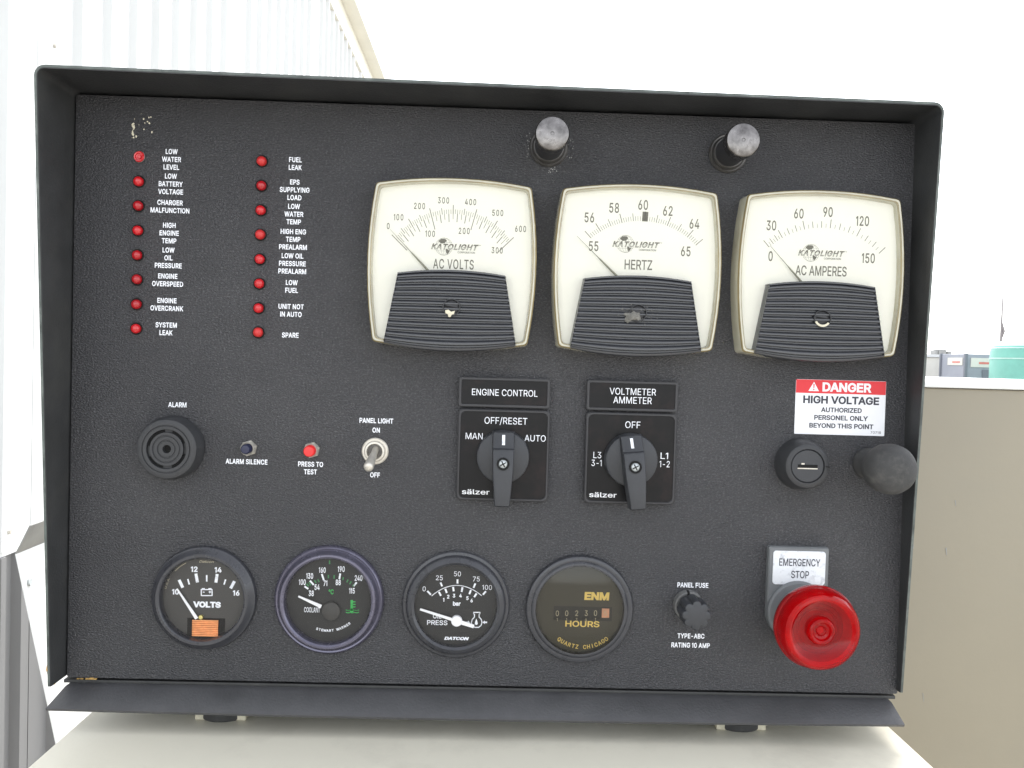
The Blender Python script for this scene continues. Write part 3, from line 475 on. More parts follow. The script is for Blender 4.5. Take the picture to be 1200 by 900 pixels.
def board(x0, x1, y0, y1, z0, z1, side):
    bm = BM(); box(bm, x0-ox, x1-ox, y0, y1, z0, z1); obj('sign_board', bm, M['far_white'], fc, smooth=0, scale=1.0)
    h = z1-z0; bm = BM()
    if side: box(bm, x0-ox-.012, x0-ox-.002, y0+.2, y1-.5, z0+h*.3, z0+h*.5)
    else: box(bm, x0-ox+.4, x1-ox-.1, y0-.012, y0-.002, z0+h*.34, z0+h*.56)
    obj('red_print', bm, M['far_red'], fc, smooth=0, scale=1.0)
z419, z429, z431 = at(1138, 419, 44).z, at(1138, 428, 44).z, at(1138, 430, 44).z
board(xl-.05, xl-.003, .25, 1.7, z429, z419, True); board(xl+.25, xl+1.6, -.05, -.003, z431, z419, False)
bm = BM(); box(bm, xl+.85-ox, xl+1.75-ox, -.05, -.004, .2, at(1138, 433, 44).z); obj('door', bm, M['far_dark'], fc, smooth=0, scale=1.0)
tk = thing('teal_tank', 'rounded teal green tank at the right edge of the photo', 'tank', (at(1207, 430, 38).x+1.0, 38, 0))
R = 2.0; hz = at(1180, 397, 40).z
bm = BM(); lathe(bm, [(R, 0), (R, hz*.82), (R*.97, hz*.88), (R*.86, hz*.95), (R*.6, hz*.99), (.05, hz)], 0, R, 40); obj('tank_shell', bm, M['teal'], tk, scale=1.0)
bm = BM(); lathe(bm, [(R*1.012, hz*.70), (R*1.012, hz*.72)], 0, R, 40, False, False); obj('tank_hoop', bm, M['teal_pale'], tk, scale=1.0)
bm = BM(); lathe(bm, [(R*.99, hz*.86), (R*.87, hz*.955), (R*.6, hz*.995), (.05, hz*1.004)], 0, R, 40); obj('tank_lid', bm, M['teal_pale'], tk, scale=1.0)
# put the tank where its left flank is seen at the photograph's place
u_ = at(1166, 410, 38+R).x; tk.location.x = u_+R*1.16
ms = thing('mast', 'thin tall mast rising behind the teal tank', 'mast', (at(1177, 430, 52).x, 52, 0))
tp = at(1176, 330, 52); md = at(1177.5, 388, 52)
bm = BM(); tube(bm, [(0, 0, 0), (0, 0, md.z), (0, 0, tp.z)], [.09, .07, .02], 8); obj('pole', bm, M['mast'], ms, scale=1.0)
bm = BM(); tube(bm, [(.03, 0, md.z-.4), (.12, 0, md.z), (.03, 0, md.z+.5)], [.06, .11, .04], 8); obj('antenna', bm, M['mast'], ms, scale=1.0)

# ================================================================== the control panel
cp = thing('control_panel', 'black steel generator control panel with gauges, red lamps, switches and a red emergency stop', 'control panel', W(221, 0, 0), (PI/2, 0, 0))
def L(x, y, z=0.0): return (x-221, y, z)
PW, PH = 446.0, 307.5
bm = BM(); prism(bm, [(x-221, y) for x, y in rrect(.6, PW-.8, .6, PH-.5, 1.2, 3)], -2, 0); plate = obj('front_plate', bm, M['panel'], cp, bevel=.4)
# hood: one bent sheet round the top and both sides
def hood_path(inset):
    pts = []; xl, xr, yt, r = -2.2+inset, 446.6-inset, 310.2-inset, 5.5-inset
    xr2 = 444.2-inset
    pts.append((xl, 1.2)); 
    for i in range(1, 12): pts.append((xl, 1.2+(yt-r-1.2)*i/12))
    for i in range(7):
        t = PI-PI/2*i/6; pts.append((xl+r+r*math.cos(t), yt-r+r*math.sin(t)))
    for i in range(1, 16): pts.append((xl+r+(xr-xl-2*r)*i/16, yt))
    for i in range(7):
        t = PI/2-PI/2*i/6; pts.append((xr-r+r*math.cos(t), yt-r+r*math.sin(t)))
    for i in range(11, -1, -1): pts.append((xr, 3.0+(yt-r-3.0)*i/12))
    return pts
def hood_z(i, n, p):
    x, y = p; zl = 15+(38-15)*y/310.; zr = 4+(29-4)*y/310.
    t = max(0, min(1, x/444.)); return zl+(zr-zl)*t
op, ip = hood_path(0), hood_path(1.9); n = len(op); bm = BM()
def lean(p, z):                                         # the right cheek leans inward a little towards the front
    x, y = p; t = max(0, (x-300)/144.); return (x-221-t*z*.10, y, z)
rings = []
for o_, i_ in zip(op, ip):
    z = hood_z(0, 0, o_)
    rings.append([(o_[0]-221, o_[1], -150), lean(o_, z-.5), (lean(o_, z)[0]*.9985, lean(o_, z)[1]*.9995, z), (lean(i_, z)[0]*1.0015, lean(i_, z)[1], z), lean(i_, z-.5), (i_[0]-221, i_[1], -150)])
vs = [[bm.verts.new(p) for p in r] for r in rings]
for a_, b_ in zip(vs, vs[1:]):
    for k in range(6): bm.faces.new((a_[k], a_[(k+1) % 6], b_[(k+1) % 6], b_[k]))
bm.faces.new(vs[0]); bm.faces.new(vs[-1][::-1])
obj('hood', bm, M['hood'], cp, smooth=50)
bm = BM(); vs = []                                       # paint rubbed thin along the hood's front edge
for o_, i_ in zip(op, ip):
    z = hood_z(0, 0, o_)+.12; a_, b_ = Vector(lean(o_, z)), Vector(lean(i_, z)); vs.append((bm.verts.new(a_.lerp(b_, .12)), bm.verts.new(a_.lerp(b_, .75))))
for p, q_ in zip(vs, vs[1:]): bm.faces.new((p[0], p[1], q_[1], q_[0]))
flat('rubbed_edge', bm, mat('rubbed_paint', (.085, .10, .092), .5, var=.5, vscale=90, dirt=(.25, .27, .25), dirt_amt=.6, dirt_scale=60), cp)
bm = BM(); box(bm, -.2-221, 444.6-221, 4, 308, -152, -150.2); obj('back_plate', bm, M['hood'], cp, bevel=.3)
bm = BM(); box(bm, -1.5-221, 444.5-221, -2.6, -.8, -150, -1); obj('bottom_plate', bm, M['hood'], cp, bevel=.3)
# flared lower lip
bm = BM(); t = 1.8
top = [(-.6, -2.2, -1.0), (-3.4, -10.3, 14.0)]; rings = []
f0 = [(2.0, -2.3, -2.0), (.8, -3.2, 2.0), (-3.6, -10.6, 14.0)]; f1 = [(440.5, -2.3, -2.0), (441.3, -3.2, 2.0), (443.2, -10.4, 14.0)]
vs = []
for k in range(25):
    s_ = k/24.; row = []
    for p, q_ in zip(f0, f1): row.append(Vector(p).lerp(Vector(q_), s_)+Vector((0, -1.2*math.sin(PI*s_)*(p[2] > 10), 0)))
    row2 = [p+Vector((0, -t*.85, -t*.4)) for p in row][::-1]
    vs.append([bm.verts.new((p.x-221, p.y, p.z)) for p in row+row2])
for a_, b_ in zip(vs, vs[1:]):
    for k in range(6): bm.faces.new((a_[k], a_[(k+1) % 6], b_[(k+1) % 6], b_[k]))
bm.faces.new(vs[0]); bm.faces.new(vs[-1][::-1])
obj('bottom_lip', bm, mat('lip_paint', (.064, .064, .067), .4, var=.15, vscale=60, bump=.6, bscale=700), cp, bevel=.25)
# rubber feet
for fx in (79.5, 363, ):
    for fz in (-18, -130):
        bm = BM(); lathe(bm, [(13, -24), (14, -23), (14, -20), (11.5, -19), (11.5, -14), (14, -12.6), (14, -3)], 0, 0, 28, True)
        for v in bm.verts: v.co = Vector((v.co.x, v.co.z, -v.co.y))
        o = obj('mounting_foot', bm, M['rubber'], cp, L(fx, 0, fz), smooth=40)
        for s_ in (-1, 1):
            bm = BM(); box(bm, s_*11-2.6, s_*11+2.6, -23.8, -18.9, 5, 10.5); obj('foot_clip', bm, M['chip_cream'], o, bevel=.5)
# silk-screened captions
def caption(lines, x, y, cap=2.65, pitch=4.05, xs=.80, bold=.022):
    bm = BM(); k = len(lines)
    for i, s in enumerate(lines): txt(bm, s, 0, (k-1)/2*pitch-i*pitch, cap, xs=xs, bold=bold, track=1.04)
    flat('caption', bm, M['white_ink'], plate, L(x, y, .12))
LP = 12.7972
c1 = [('LOW', 'WATER', 'LEVEL'), ('LOW', 'BATTERY', 'VOLTAGE'), ('CHARGER', 'MALFUNCTION'), ('HIGH', 'ENGINE', 'TEMP'), ('LOW', 'OIL', 'PRESSURE'), ('ENGINE', 'OVERSPEED'), ('ENGINE', 'OVERCRANK'), ('SYSTEM', 'LEAK')]
d1 = [-.75, -.75, .3, -.75, -.9, .3, .3, .3]
c2 = [('FUEL', 'LEAK'), ('EPS', 'SUPPLYING', 'LOAD'), ('LOW', 'WATER', 'TEMP'), ('HIGH ENG', 'TEMP', 'PREALARM'), ('LOW OIL', 'PRESSURE', 'PREALARM'), ('LOW', 'FUEL'), ('UNIT NOT', 'IN AUTO'), ('SPARE',)]
d2 = [-.6, -1.5, -1.4, -1.8, -1.7, -.9, -.7, -.9]
for i in range(8):
    caption(c1[i], 50.6-.17*i, 275.7-LP*i+d1[i]); caption(c2[i], 115.0-.1*i, 275.5-LP*i+d2[i])
caption(('ALARM',), 56, 146.7); caption(('ALARM SILENCE',), 92.8, 117.6); caption(('PRESS TO', 'TEST'), 126.5, 115.1)
caption(('PANEL LIGHT', 'ON'), 160.6, 138.6, pitch=5.0); caption(('OFF',), 160.6, 112.3)
caption(('PANEL FUSE',), 331.9, 57.4); caption(('TYPE-ABC', 'RATING 10 AMP'), 331.8, 27.4, pitch=5.0)
# old adhesive residue above the lamps, chips of it in the lower gap
bm = BM()
for k in range(34):
    lft = random.random() < .5; x = random.uniform(-4.6, -3.6) if lft else random.uniform(-4, 6); y = random.uniform(-6.5, 1) if lft else random.uniform(-6, 6.5); s_ = random.uniform(.2, .7)
    rs = [(x+s_*random.uniform(.4, 1)*math.cos(2*PI*i/6), y+1.4*s_*random.uniform(.4, 1)*math.sin(2*PI*i/6), random.uniform(.06, .22)) for i in range(6)]
    face(bm, rs)
flat('adhesive_residue', bm, M['chip_cream'], plate, L(34.5, 292))
bm = BM()
for k in range(5):
    x = k*2.2+random.uniform(-.5, .5); h = random.uniform(.3, .8); box(bm, x, x+1.9, 0, h, 0, 1.0)
obj('dried_glue', bm, M['rust'], plate, L(6, .2, .1), smooth=0)

# ---- sixteen red indicator lamps
def lamp(x, y, broken=False):
    bm = BM()
    if broken: lathe(bm, [(2.9, 0), (2.9, .8), (2.5, 1.2), (1.9, 1.1), (1.7, .4), (1.1, .3), (.9, .8), (.3, .9)], 0, 0, 24)
    else: lathe(bm, [(2.55, 0), (2.55, 1.2)]+[(2.55*math.cos(t*PI/12), 1.2+2.3*math.sin(t*PI/12)) for t in range(1, 6)]+[(.12, 3.48)], 0, 0, 24)
    o = obj('indicator_lamp', bm, random.choice((M['red_lens'], M['red_lens'], M['red_lens_faded'], M['red_lens_deep'])), cp, L(x, y, .05), smooth=50, label='broken red indicator lamp with its dome missing' if broken else None)
    o.rotation_euler = (random.uniform(-.12, .12), random.uniform(-.12, .12), random.uniform(0, 6))
    bm = BM(); lathe(bm, [(3.25, 0), (3.2, .5), (2.75, .65), (2.62, .2)], 0, 0, 24, False, False); obj('collar', bm, M['dark_metal'] if broken else M['hole'], o, smooth=50)
for i in range(8):
    lamp(33.98, 275.69-LP*i, broken=(i == 0)); lamp(97.65, 275.5-LP*i)

# ---- three square meters
def outline(hw, hh, bx, by, r, n=9, k=4):
    """square with bowed sides and small rounded corners, counter-clockwise"""
    cor = [(hw, hh), (-hw, hh), (-hw, -hh), (hw, -hh)]; pts = []
    side = [((hw, hh), (-hw, hh), (0, by)), ((-hw, hh), (-hw, -hh), (-bx, 0)), ((-hw, -hh), (hw, -hh), (0, -by)), ((hw, -hh), (hw, hh), (bx, 0))]
    L_ = 2*hw; f = r/L_
    raw = []
    for (a, b, bow) in side:
        seg = []
        for i in range(n+1):
            t = f+(1-2*f)*i/n; q_ = 4*t*(1-t)
            seg.append(Vector((a[0]+(b[0]-a[0])*t+bow[0]*q_, a[1]+(b[1]-a[1])*t+bow[1]*q_)))
        raw.append(seg)
    for j in range(4):
        seg = raw[j]; nx = raw[(j+1) % 4]; pts += seg
        p0, p1 = seg[-1], nx[0]; cc = Vector(cor[(j+1) % 4])*1.0
        for i in range(1, k):
            t = i/k; pts.append(p0*(1-t)**2+cc*2*t*(1-t)+p1*t*t)
    return pts
def ring3(o2, z): return [(p.x, p.y, z) for p in o2]
def meter(x, y, label):
    bm = BM()
    O = lambda s: outline(39.9-s, 40.6-s*.95, 3.6-s*.12, 3.5-s*.1, 1.7)
    # clear moulded cover: outer flange, side slope, rounded top ridge, inner step down to the dial
    rings = [ring3(O(-.4), .0), ring3(O(-.2), 5), ring3(O(.0), 11.6), ring3(O(.2), 12.8), ring3(O(.6), 13.3), ring3(O(1.3), 13.3), ring3(O(1.7), 13.0), ring3(O(2.3), 9.1), ring3(O(2.2), 8.4), ring3(O(.6), 8.4), ring3(O(.6), 0)]
    loft(bm, rings, False, False)
    m = obj('panel_meter', bm, M['yellowed'], cp, L(x, y, .05), smooth=40, label=label)
    for s0, z0, s1, z1, s2, z2 in ((-.02, 12.1, .18, 12.95, .5, 13.36), (1.4, 13.36, 1.62, 13.2, 1.85, 12.4)):
        bm = BM(); loft(bm, [ring3(O(s0), z0), ring3(O(s1), z1), ring3(O(s2), z2)], False, False); obj('cover_edge', bm, M['yellow_edge'], m, smooth=60)
    bm = BM(); f = O(1.9); face(bm, ring3(f, 9.0)); flat('dial_face', bm, M['dial_white'], m)
    bm = BM(); f = O(1.7); face(bm, ring3(f, 12.8)); flat('clear_cover', bm, M['meter_glass'], m)
    # ribbed black lower cover
    bm = BM(); nrib = 13; yt, yb = -6.1, -40.2
    def half(yv): return 27.0+(33.2-27.0)*(yt-yv)/(yt-yb)
    def bow(xv, h, top): return (1.9 if top else -2.6)*(1-(xv/h)**2)
    cols = 17; prof = []
    for r_ in range(nrib):
        a0 = yt+(yb-yt)*r_/nrib; a1 = yt+(yb-yt)*(r_+1)/nrib; dd = a1-a0
        prof += [(a0+dd*.04, 13.7), (a0+dd*.30, 15.1), (a0+dd*.40, 15.3), (a0+dd*.62, 15.3), (a0+dd*.70, 15.1), (a0+dd*.80, 13.6), (a0+dd*.98, 13.6)]
    prof = [(yt+.9, 9.2), (yt+.9, 14.4), (yt+.55, 15.0), (yt+.1, 15.0)]+prof+[(yb-.3, 15.1), (yb-1.0, 14.7), (yb-1.3, 13.2), (yb-1.3, .3)]
    grid = []
    for yv, zv in prof:
        h = half(max(min(yv, yt), yb)); t = (yt-yv)/(yt-yb); row = []
        for c_ in range(cols):
            xv = -h+2*h*c_/(cols-1); b_ = bow(xv, h, True)*max(0, 1-t)**4+bow(xv, h, False)*max(0, t)**6
            row.append(bm.verts.new((xv, yv+b_, zv)))
        grid.append(row)
    for ra, rb in zip(grid, grid[1:]):
        for c_ in range(cols-1): bm.faces.new((ra[c_], ra[c_+1], rb[c_+1], rb[c_]))
    for c_ in (0, cols-1):                       # the two smooth cheeks
        top = [r_[c_] for r_ in grid]; s_ = -1 if c_ == 0 else 1
        out = []
        for v in top: out.append(bm.verts.new((v.co.x+s_*.55, v.co.y, min(15.2, max(v.co.z, 14.9 if v.co.y > yb-.9 and v.co.y < yt+.8 else v.co.z)))))
        low = [bm.verts.new((v.co.x+s_*.45, v.co.y, 8.9)) for v in out]
        for A, B_ in ((top, out), (out, low)):
            for i in range(len(A)-1): bm.faces.new((A[i], A[i+1], B_[i+1], B_[i]))
    obj('ribbed_cover', bm, M['ribbed'], m, smooth=28)
    return m
def adjuster(m, chip):
    bm = BM(); lathe(bm, [(4.6, 15.0), (4.5, 15.75), (4.05, 15.8), (3.9, 15.1), (3.85, 14.7), (3.6, 14.9), (.5, 15.0)], 0, 0, 28)
    s_ = obj('adjusting_screw', bm, M['screw_black'], m, (.5, -22.3, 0), smooth=40)
    bm = BM(); box(bm, -3.2, 3.2, -.45, .45, 15.0, 15.06); obj('screw_slot', bm, M['hole'], m, (.5, -22.3, 0), -.15, smooth=0)
    if chip == 'cream':
        bm = BM(); rs = [(-2.9, -1.3), (-1.2, -1.0), (.2, -2.0), (2.1, -1.4), (1.7, -3.2), (.6, -3.4), (-.1, -4.8), (-1.2, -4.6), (-1.5, -3.3), (-2.7, -2.8)]
        prism(bm, rs, 15.3, 15.9); obj('paint_chip', bm, M['chip_cream'], m, (.2, -22.6, 0), bevel=.1)
    elif chip == 'rim':
        bm = BM(); band(bm, 0, 0, 3.3, 4.4, PI*1.14, PI*1.80, 15.85, 20); flat('paint_chip', bm, M['chip_cream'], m, (.5, -22.3, 0))
    else:
        bm = BM(); rs = []
        for i in range(26):
            t = 2*PI*i/26; r = 3.9*random.uniform(.75, 1.15)*(1.25 if 2.6 < t < 4.3 else .85); rs.append((-1.6+r*math.cos(t)*1.1, -1.6+r*math.sin(t)*.8))
        c0 = bm.verts.new((-1.6, -1.8, 16.9)); vs_ = [bm.verts.new((x_, y_, 15.2)) for x_, y_ in rs]
        mid = [bm.verts.new((-1.6+(x_+1.6)*.55, -1.8+(y_+1.8)*.55, 16.5+random.uniform(-.3, .4))) for x_, y_ in rs]
        for i in range(26):
            j = (i+1) % 26; bm.faces.new((vs_[i], vs_[j], mid[j], mid[i])); bm.faces.new((mid[i], mid[j], c0))
        obj('sealant_blob', bm, M['smudge'], m, (.2, -22.6, 0), smooth=60)
        bm = BM()
        for k in range(30):
            t = random.uniform(0, 2*PI); r = random.uniform(3, 9); x_, y_ = r*math.cos(t)*1.2, r*math.sin(t)*.6; face(bm, [(x_, y_, 15.36), (x_+.7, y_+.1, 15.36), (x_+.4, y_+.5, 15.36)])
        flat('sealant_smear', bm, M['smudge'], m, (.2, -23.2, 0))
def logo(bm, q, gx, gy, tx0, tx1, ty):
    gx, gy = q(gx, gy); r = 4.5
    band(bm, gx, gy, r-.12, r, 0, 2*PI, 0, 40)
    for e in (.35, .75):                                  # meridians
        pts = [(gx+r*e*math.sin(t*PI/12), gy+r*math.cos(t*PI/12)) for t in range(0, 13)]; stroke(bm, pts, .1)
        pts = [(gx-r*e*math.sin(t*PI/12), gy+r*math.cos(t*PI/12)) for t in range(0, 13)]; stroke(bm, pts, .1)
    stroke(bm, [(gx, gy-r), (gx, gy+r)], .1)
    for h in (-.5, .5): stroke(bm, [(gx-r*.87, gy+r*h), (gx+r*.87, gy+r*h)], .1)
    face(bm, [(gx+x_, gy+y_, 0) for x_, y_ in ((-3.0, 2.9), (-1.6, 3.9), (.4, 4.0), (1.5, 3.1), (.6, 2.2), (.2, 1.2), (-.5, 1.6), (-1.6, 1.5), (-2.2, 2.1))])
    face(bm, [(gx+x_, gy+y_, 0) for x_, y_ in ((.9, -1.2), (2.4, -1.0), (3.3, -1.8), (2.5, -3.2), (1.7, -4.0), (1.1, -2.6))])
    a, b_ = q(tx0, ty), q(tx1, ty)
    return (a[0]+b_[0])/2, (a[1]+b_[1])/2, b_[0]-a[0]
def logo_text(m, cx, cy, wd):
    bm = BM(); txt(bm, 'KATOLIGHT', cx, cy, 3.5, width=wd*1.03, bold=.06, shear=.32, track=1.12); flat('logo_outline', bm, M['dial_white'], m, (0, 0, 9.10))
    bm = BM(); txt(bm, 'KATOLIGHT', cx, cy, 3.0, width=wd, bold=.035, shear=.32, track=1.12)
    txt(bm, 'CORPORATION', cx+6.0, cy-2.7, .95, width=9, bold=.01); txt(bm, 'TM', cx+wd/2+1.0, cy+1.2, .6, xs=1)
    flat('logo_lettering', bm, M['ink_olive'], m, (0, 0, 9.14))
    bm = BM()                                             # speed lines through the lower half of the letters
    for k in range(3): box(bm, cx-wd*.52, cx+wd*.5, cy-.25-k*.42-.07, cy-.25-k*.42+.07, 0, .01)
    flat('logo_stripes', bm, M['dial_white'], m, (0, 0, 9.16))
def needle(m, q, tip, root, z=10.6):
    a, b_ = Vector(q(*tip)), Vector(q(*root)); d = (b_-a).normalized(); n_ = Vector((-d.y, d.x)); e = b_+d*6
    bm = BM(); rings = []
    for t, wd in ((0, .16), (.45, .42), (.5, .75), (1, 1.5)):
        p = a.lerp(e, t); rings.append([(p.x+n_.x*wd*.5, p.y+n_.y*wd*.5, z), (p.x, p.y, z+.35+wd*.2), (p.x-n_.x*wd*.5, p.y-n_.y*wd*.5, z)])
    loft(bm, rings); obj('needle', bm, M['needle_grey'], m, smooth=0)
NZ = .0592
# volts
mv = meter(198.9, 223.6, 'square cream panel meter marked AC VOLTS'); adjuster(mv, 'cream')
q = art(562, 641, NZ); bm = BM()
cx, cy = q(557, 913)
def vr(t): return 42.4-5.6*math.sin(t)**2
for i in range(61):
    t = math.radians(-46+91*i/60); ln = 4.6 if i % 10 == 0 else 3.3 if i % 5 == 0 else 2.3
    r0 = vr(t); tick(bm, cx+r0*math.sin(t), cy+r0*math.cos(t), cx+(r0+ln)*math.sin(t), cy+(r0+ln)*math.cos(t), .36 if i % 10 == 0 else .3 if i % 5 == 0 else .2)
for i in range(31):
    t = math.radians(-46+91*i/30); ln = 6.6 if i % 10 == 0 else 4.2 if i % 2 == 0 else 2.8
    r0 = vr(t); tick(bm, cx+r0*math.sin(t), cy+r0*math.cos(t), cx+(r0-ln)*math.sin(t), cy+(r0-ln)*math.cos(t), .36 if i % 2 == 0 else .24)
for s, u, v in (('0', 5, 305), ('100', 95, 228), ('200', 278, 130), ('300', 487, 80), ('400', 723, 93), ('500', 960, 187), ('600', 1160, 325), ('100', 370, 370), ('200', 667, 345), ('300', 955, 513)):
    x, y = q(u, v); txt(bm, s, x, y, 3.2, xs=.62, track=1.28, bold=.012)
x, y = q(573, 635); txt(bm, 'AC VOLTS', x, y, 5.0, width=21.0, track=1.1, bold=.01)
lg = logo(bm, q, 490, 482, 385, 785, 485); flat('dial_markings', bm, M['ink_olive'], mv, (0, 0, 9.07)); logo_text(mv, *lg)
needle(mv, q, (22, 335), (350, 690))
# hertz
mh = meter(294.8, 223.6, 'square cream panel meter marked HERTZ'); adjuster(mh, 'blob')
q = art(570, 653, NZ); bm = BM(); cx, cy = q(600, 846)
ang = lambda hz: -43.8+9.18*(hz-55)
for i in range(51):
    t = math.radians(ang(55+i*.2)); ln = 4.9 if i % 10 == 5 or i in (0, 50) else 4.0 if i % 5 == 0 else 2.4
    r0 = 37.2+1.6*math.sin(t)**2; tick(bm, cx+r0*math.sin(t), cy+r0*math.cos(t), cx+(r0+ln)*math.sin(t), cy+(r0+ln)*math.cos(t), .36 if ln > 4.5 else .3 if ln > 3 else .2)
t = math.radians(ang(60)); tick(bm, cx+37*math.sin(t), cy+37*math.cos(t), cx+42*math.sin(t), cy+42*math.cos(t), 3.0)
for s, u, v in (('56', 152, 190), ('58', 370, 105), ('60', 625, 78), ('62', 843, 130), ('64', 1078, 242), ('55', 190, 440), ('65', 1003, 483)):
    x, y = q(u, v); txt(bm, s, x, y, 5.1, xs=.62, track=1.08, bold=.012)
x, y = q(585, 602); txt(bm, 'HERTZ', x, y, 5.1, width=14.4, bold=.01)
lg = logo(bm, q, 470, 420, 362, 765, 425); flat('dial_markings', bm, M['ink_olive'], mh, (0, 0, 9.07)); logo_text(mh, *lg)
needle(mh, q, (40, 355), (385, 697))
# amperes
ma = meter(390.4, 223.6, 'square cream panel meter marked AC AMPERES'); adjuster(ma, 'rim')
q = art(595, 665, NZ); bm = BM(); cx, cy = q(614, 941)
kn = [(0, -42.6), (30, -31.0), (60, -13.8), (90, 4.8), (120, 25.0), (150, 45.5)]
def amp(a):
    for (a0, t0), (a1, t1) in zip(kn, kn[1:]):
        if a <= a1: return t0+(t1-t0)*(a-a0)/(a1-a0)
for i in range(31):
    a = i*5; t = math.radians(amp(a)); ln = 4.6 if a % 30 == 0 else 3.4 if a % 10 == 0 else 2.2
    r0 = 41.6; tick(bm, cx+r0*math.sin(t), cy+r0*math.cos(t), cx+(r0+ln)*math.sin(t), cy+(r0+ln)*math.cos(t), .34 if ln > 4 else .3 if ln > 3 else .19)
for s, u, v in (('0', 165, 490), ('30', 170, 220), ('60', 413, 115), ('90', 672, 100), ('120', 980, 178), ('150', 1035, 505)):
    x, y = q(u, v); txt(bm, s, x, y, 5.1, xs=.62, track=1.05, bold=.012)
x, y = q(615, 618); txt(bm, 'AC AMPERES', x, y, 5.1, width=27.0, bold=.01)
lg = logo(bm, q, 523, 460, 415, 815, 463); flat('dial_markings', bm, M['ink_olive'], ma, (0, 0, 9.07)); logo_text(ma, *lg)
needle(ma, q, (152, 400), (430, 715))

# ---- round gauges
def gauge(x, y, ro, rd, bez, dial, label, glass='glass', prof=None, dome=0.6):
    bm = BM()
    prof = prof or [(ro, 0), (ro, 1.6), (ro-.5, 2.6), (ro-1.6, 3.2), (ro-3.0, 5.6), (ro-3.8, 6.2), (rd+1.2, 6.2), (rd+.6, 5.7), (rd+.1, 3.6), (rd, 1.0)]
    lathe(bm, prof, 0, 0, 72, False, False)
    gz = obj('round_gauge', bm, M[bez], cp, L(x, y, .05), smooth=32, label=label)
    bm = BM(); lathe(bm, [(rd+.3, 1.2), (.2, 1.2)], 0, 0, 60, False, True); flat('dial_face', bm, M[dial], gz)
    bm = BM(); rr = [(rd+.4)*math.sin(t*PI/2/8) for t in range(8, 0, -1)]
    lathe(bm, [((rd+.35)*k/8, 4.2+dome*(1-(k/8)**2)) for k in range(8, 0, -1)], 0, 0, 60, False, True)
    obj('glass', bm, M[glass], gz, smooth=60)
    return gz
def arm(gz, q, tip, root, w0, w1, m='needle_white', z=2.4):
    a, b_ = Vector(q(*tip)), Vector(q(*root)); d = (b_-a).normalized(); n_ = Vector((-d.y, d.x)); bm = BM(); rings = []
    for p, wd in ((a, w0), (b_, w1)): rings.append([(p.x+n_.x*wd*.5, p.y+n_.y*wd*.5, z), (p.x+n_.x*wd*.5, p.y+n_.y*wd*.5, z+.35), (p.x-n_.x*wd*.5, p.y-n_.y*wd*.5, z+.35), (p.x-n_.x*wd*.5, p.y-n_.y*wd*.5, z)])
    loft(bm, rings); obj('needle', bm, M[m], gz, smooth=0)
DZ = 1.26
# battery volts
g1 = gauge(72.3, 45.0, 27.6, 21.4, 'bezel', 'dial_grey', 'round black volts gauge with copper coil showing below its needle')
q = art(401, 455, .0551); bm = BM()
for u, v, s in ((310, 178, '12'), (537, 185, '14'), (130, 395, '10'), (708, 410, '16')): txt(bm, s, *q(u, v), 2.9, xs=1.0, bold=.035)
for a in ((165, 280, 200, 355), (325, 220, 340, 305), (528, 225, 515, 308), (692, 295, 655, 365)): tick(bm, *q(*a[:2]), *q(*a[2:]), 1.55)
for a in ((248, 272, 262, 325), (428, 235, 428, 298), (608, 278, 592, 328)): tick(bm, *q(*a[:2]), *q(*a[2:]), .8)
stroke(bm, [q(*p) for p in ((375, 375), (375, 433), (478, 433), (478, 375), (375, 375))], .55)
for u in (392, 455): stroke(bm, [q(u-8, 366), q(u+14, 366)], .6)
txt(bm, '-', *q(398, 397), 2.0, bold=.03); txt(bm, '+', *q(457, 395), 2.0, bold=.03)
txt(bm, 'VOLTS', *q(428, 520), 3.2, width=14.6, bold=.05)
flat('dial_markings', bm, M['white_ink'], g1, (0, 0, DZ))
bm = BM(); txt(bm, 'Datcon', *q(430, 105), 1.3, width=7.5, shear=.4, bold=.01); txt(bm, 'U.S.A.', *q(52, 312), 1.0, width=6.0, rot=math.radians(72))
band(bm, 0, 0, 20.6, 20.95, math.radians(118), math.radians(138), 0, 10); flat('maker_print', bm, M['cream_dim'], g1, (0, 0, DZ))
bm = BM(); x0, y0 = q(235, 855); x1, y1 = q(600, 655); box(bm, x0, x1, y0, y1, 1.22, 1.34); obj('coil_window', bm, M['hole'], g1, smooth=0)
bm = BM(); x0, y0 = q(288, 822); x1, y1 = q(538, 668); k_ = 9
for k in range(k_):
    yy = y0+(y1-y0)*(k+.5)/k_; tube(bm, [(x0, yy, 1.75), (x0+1.2, yy, 1.9), (x1-1.2, yy, 1.9), (x1, yy, 1.75)], (y1-y0)/k_*.5, 8)
obj('copper_coil', bm, M['copper'], g1, smooth=60)
arm(g1, q, (152, 358), (338, 648), .75, 1.75)
bm = BM(); lathe(bm, [(1.2, 1.3), (1.1, 2.9), (.3, 3.0)], *q(376, 636), 16); obj('pivot', bm, M['brass'], g1)
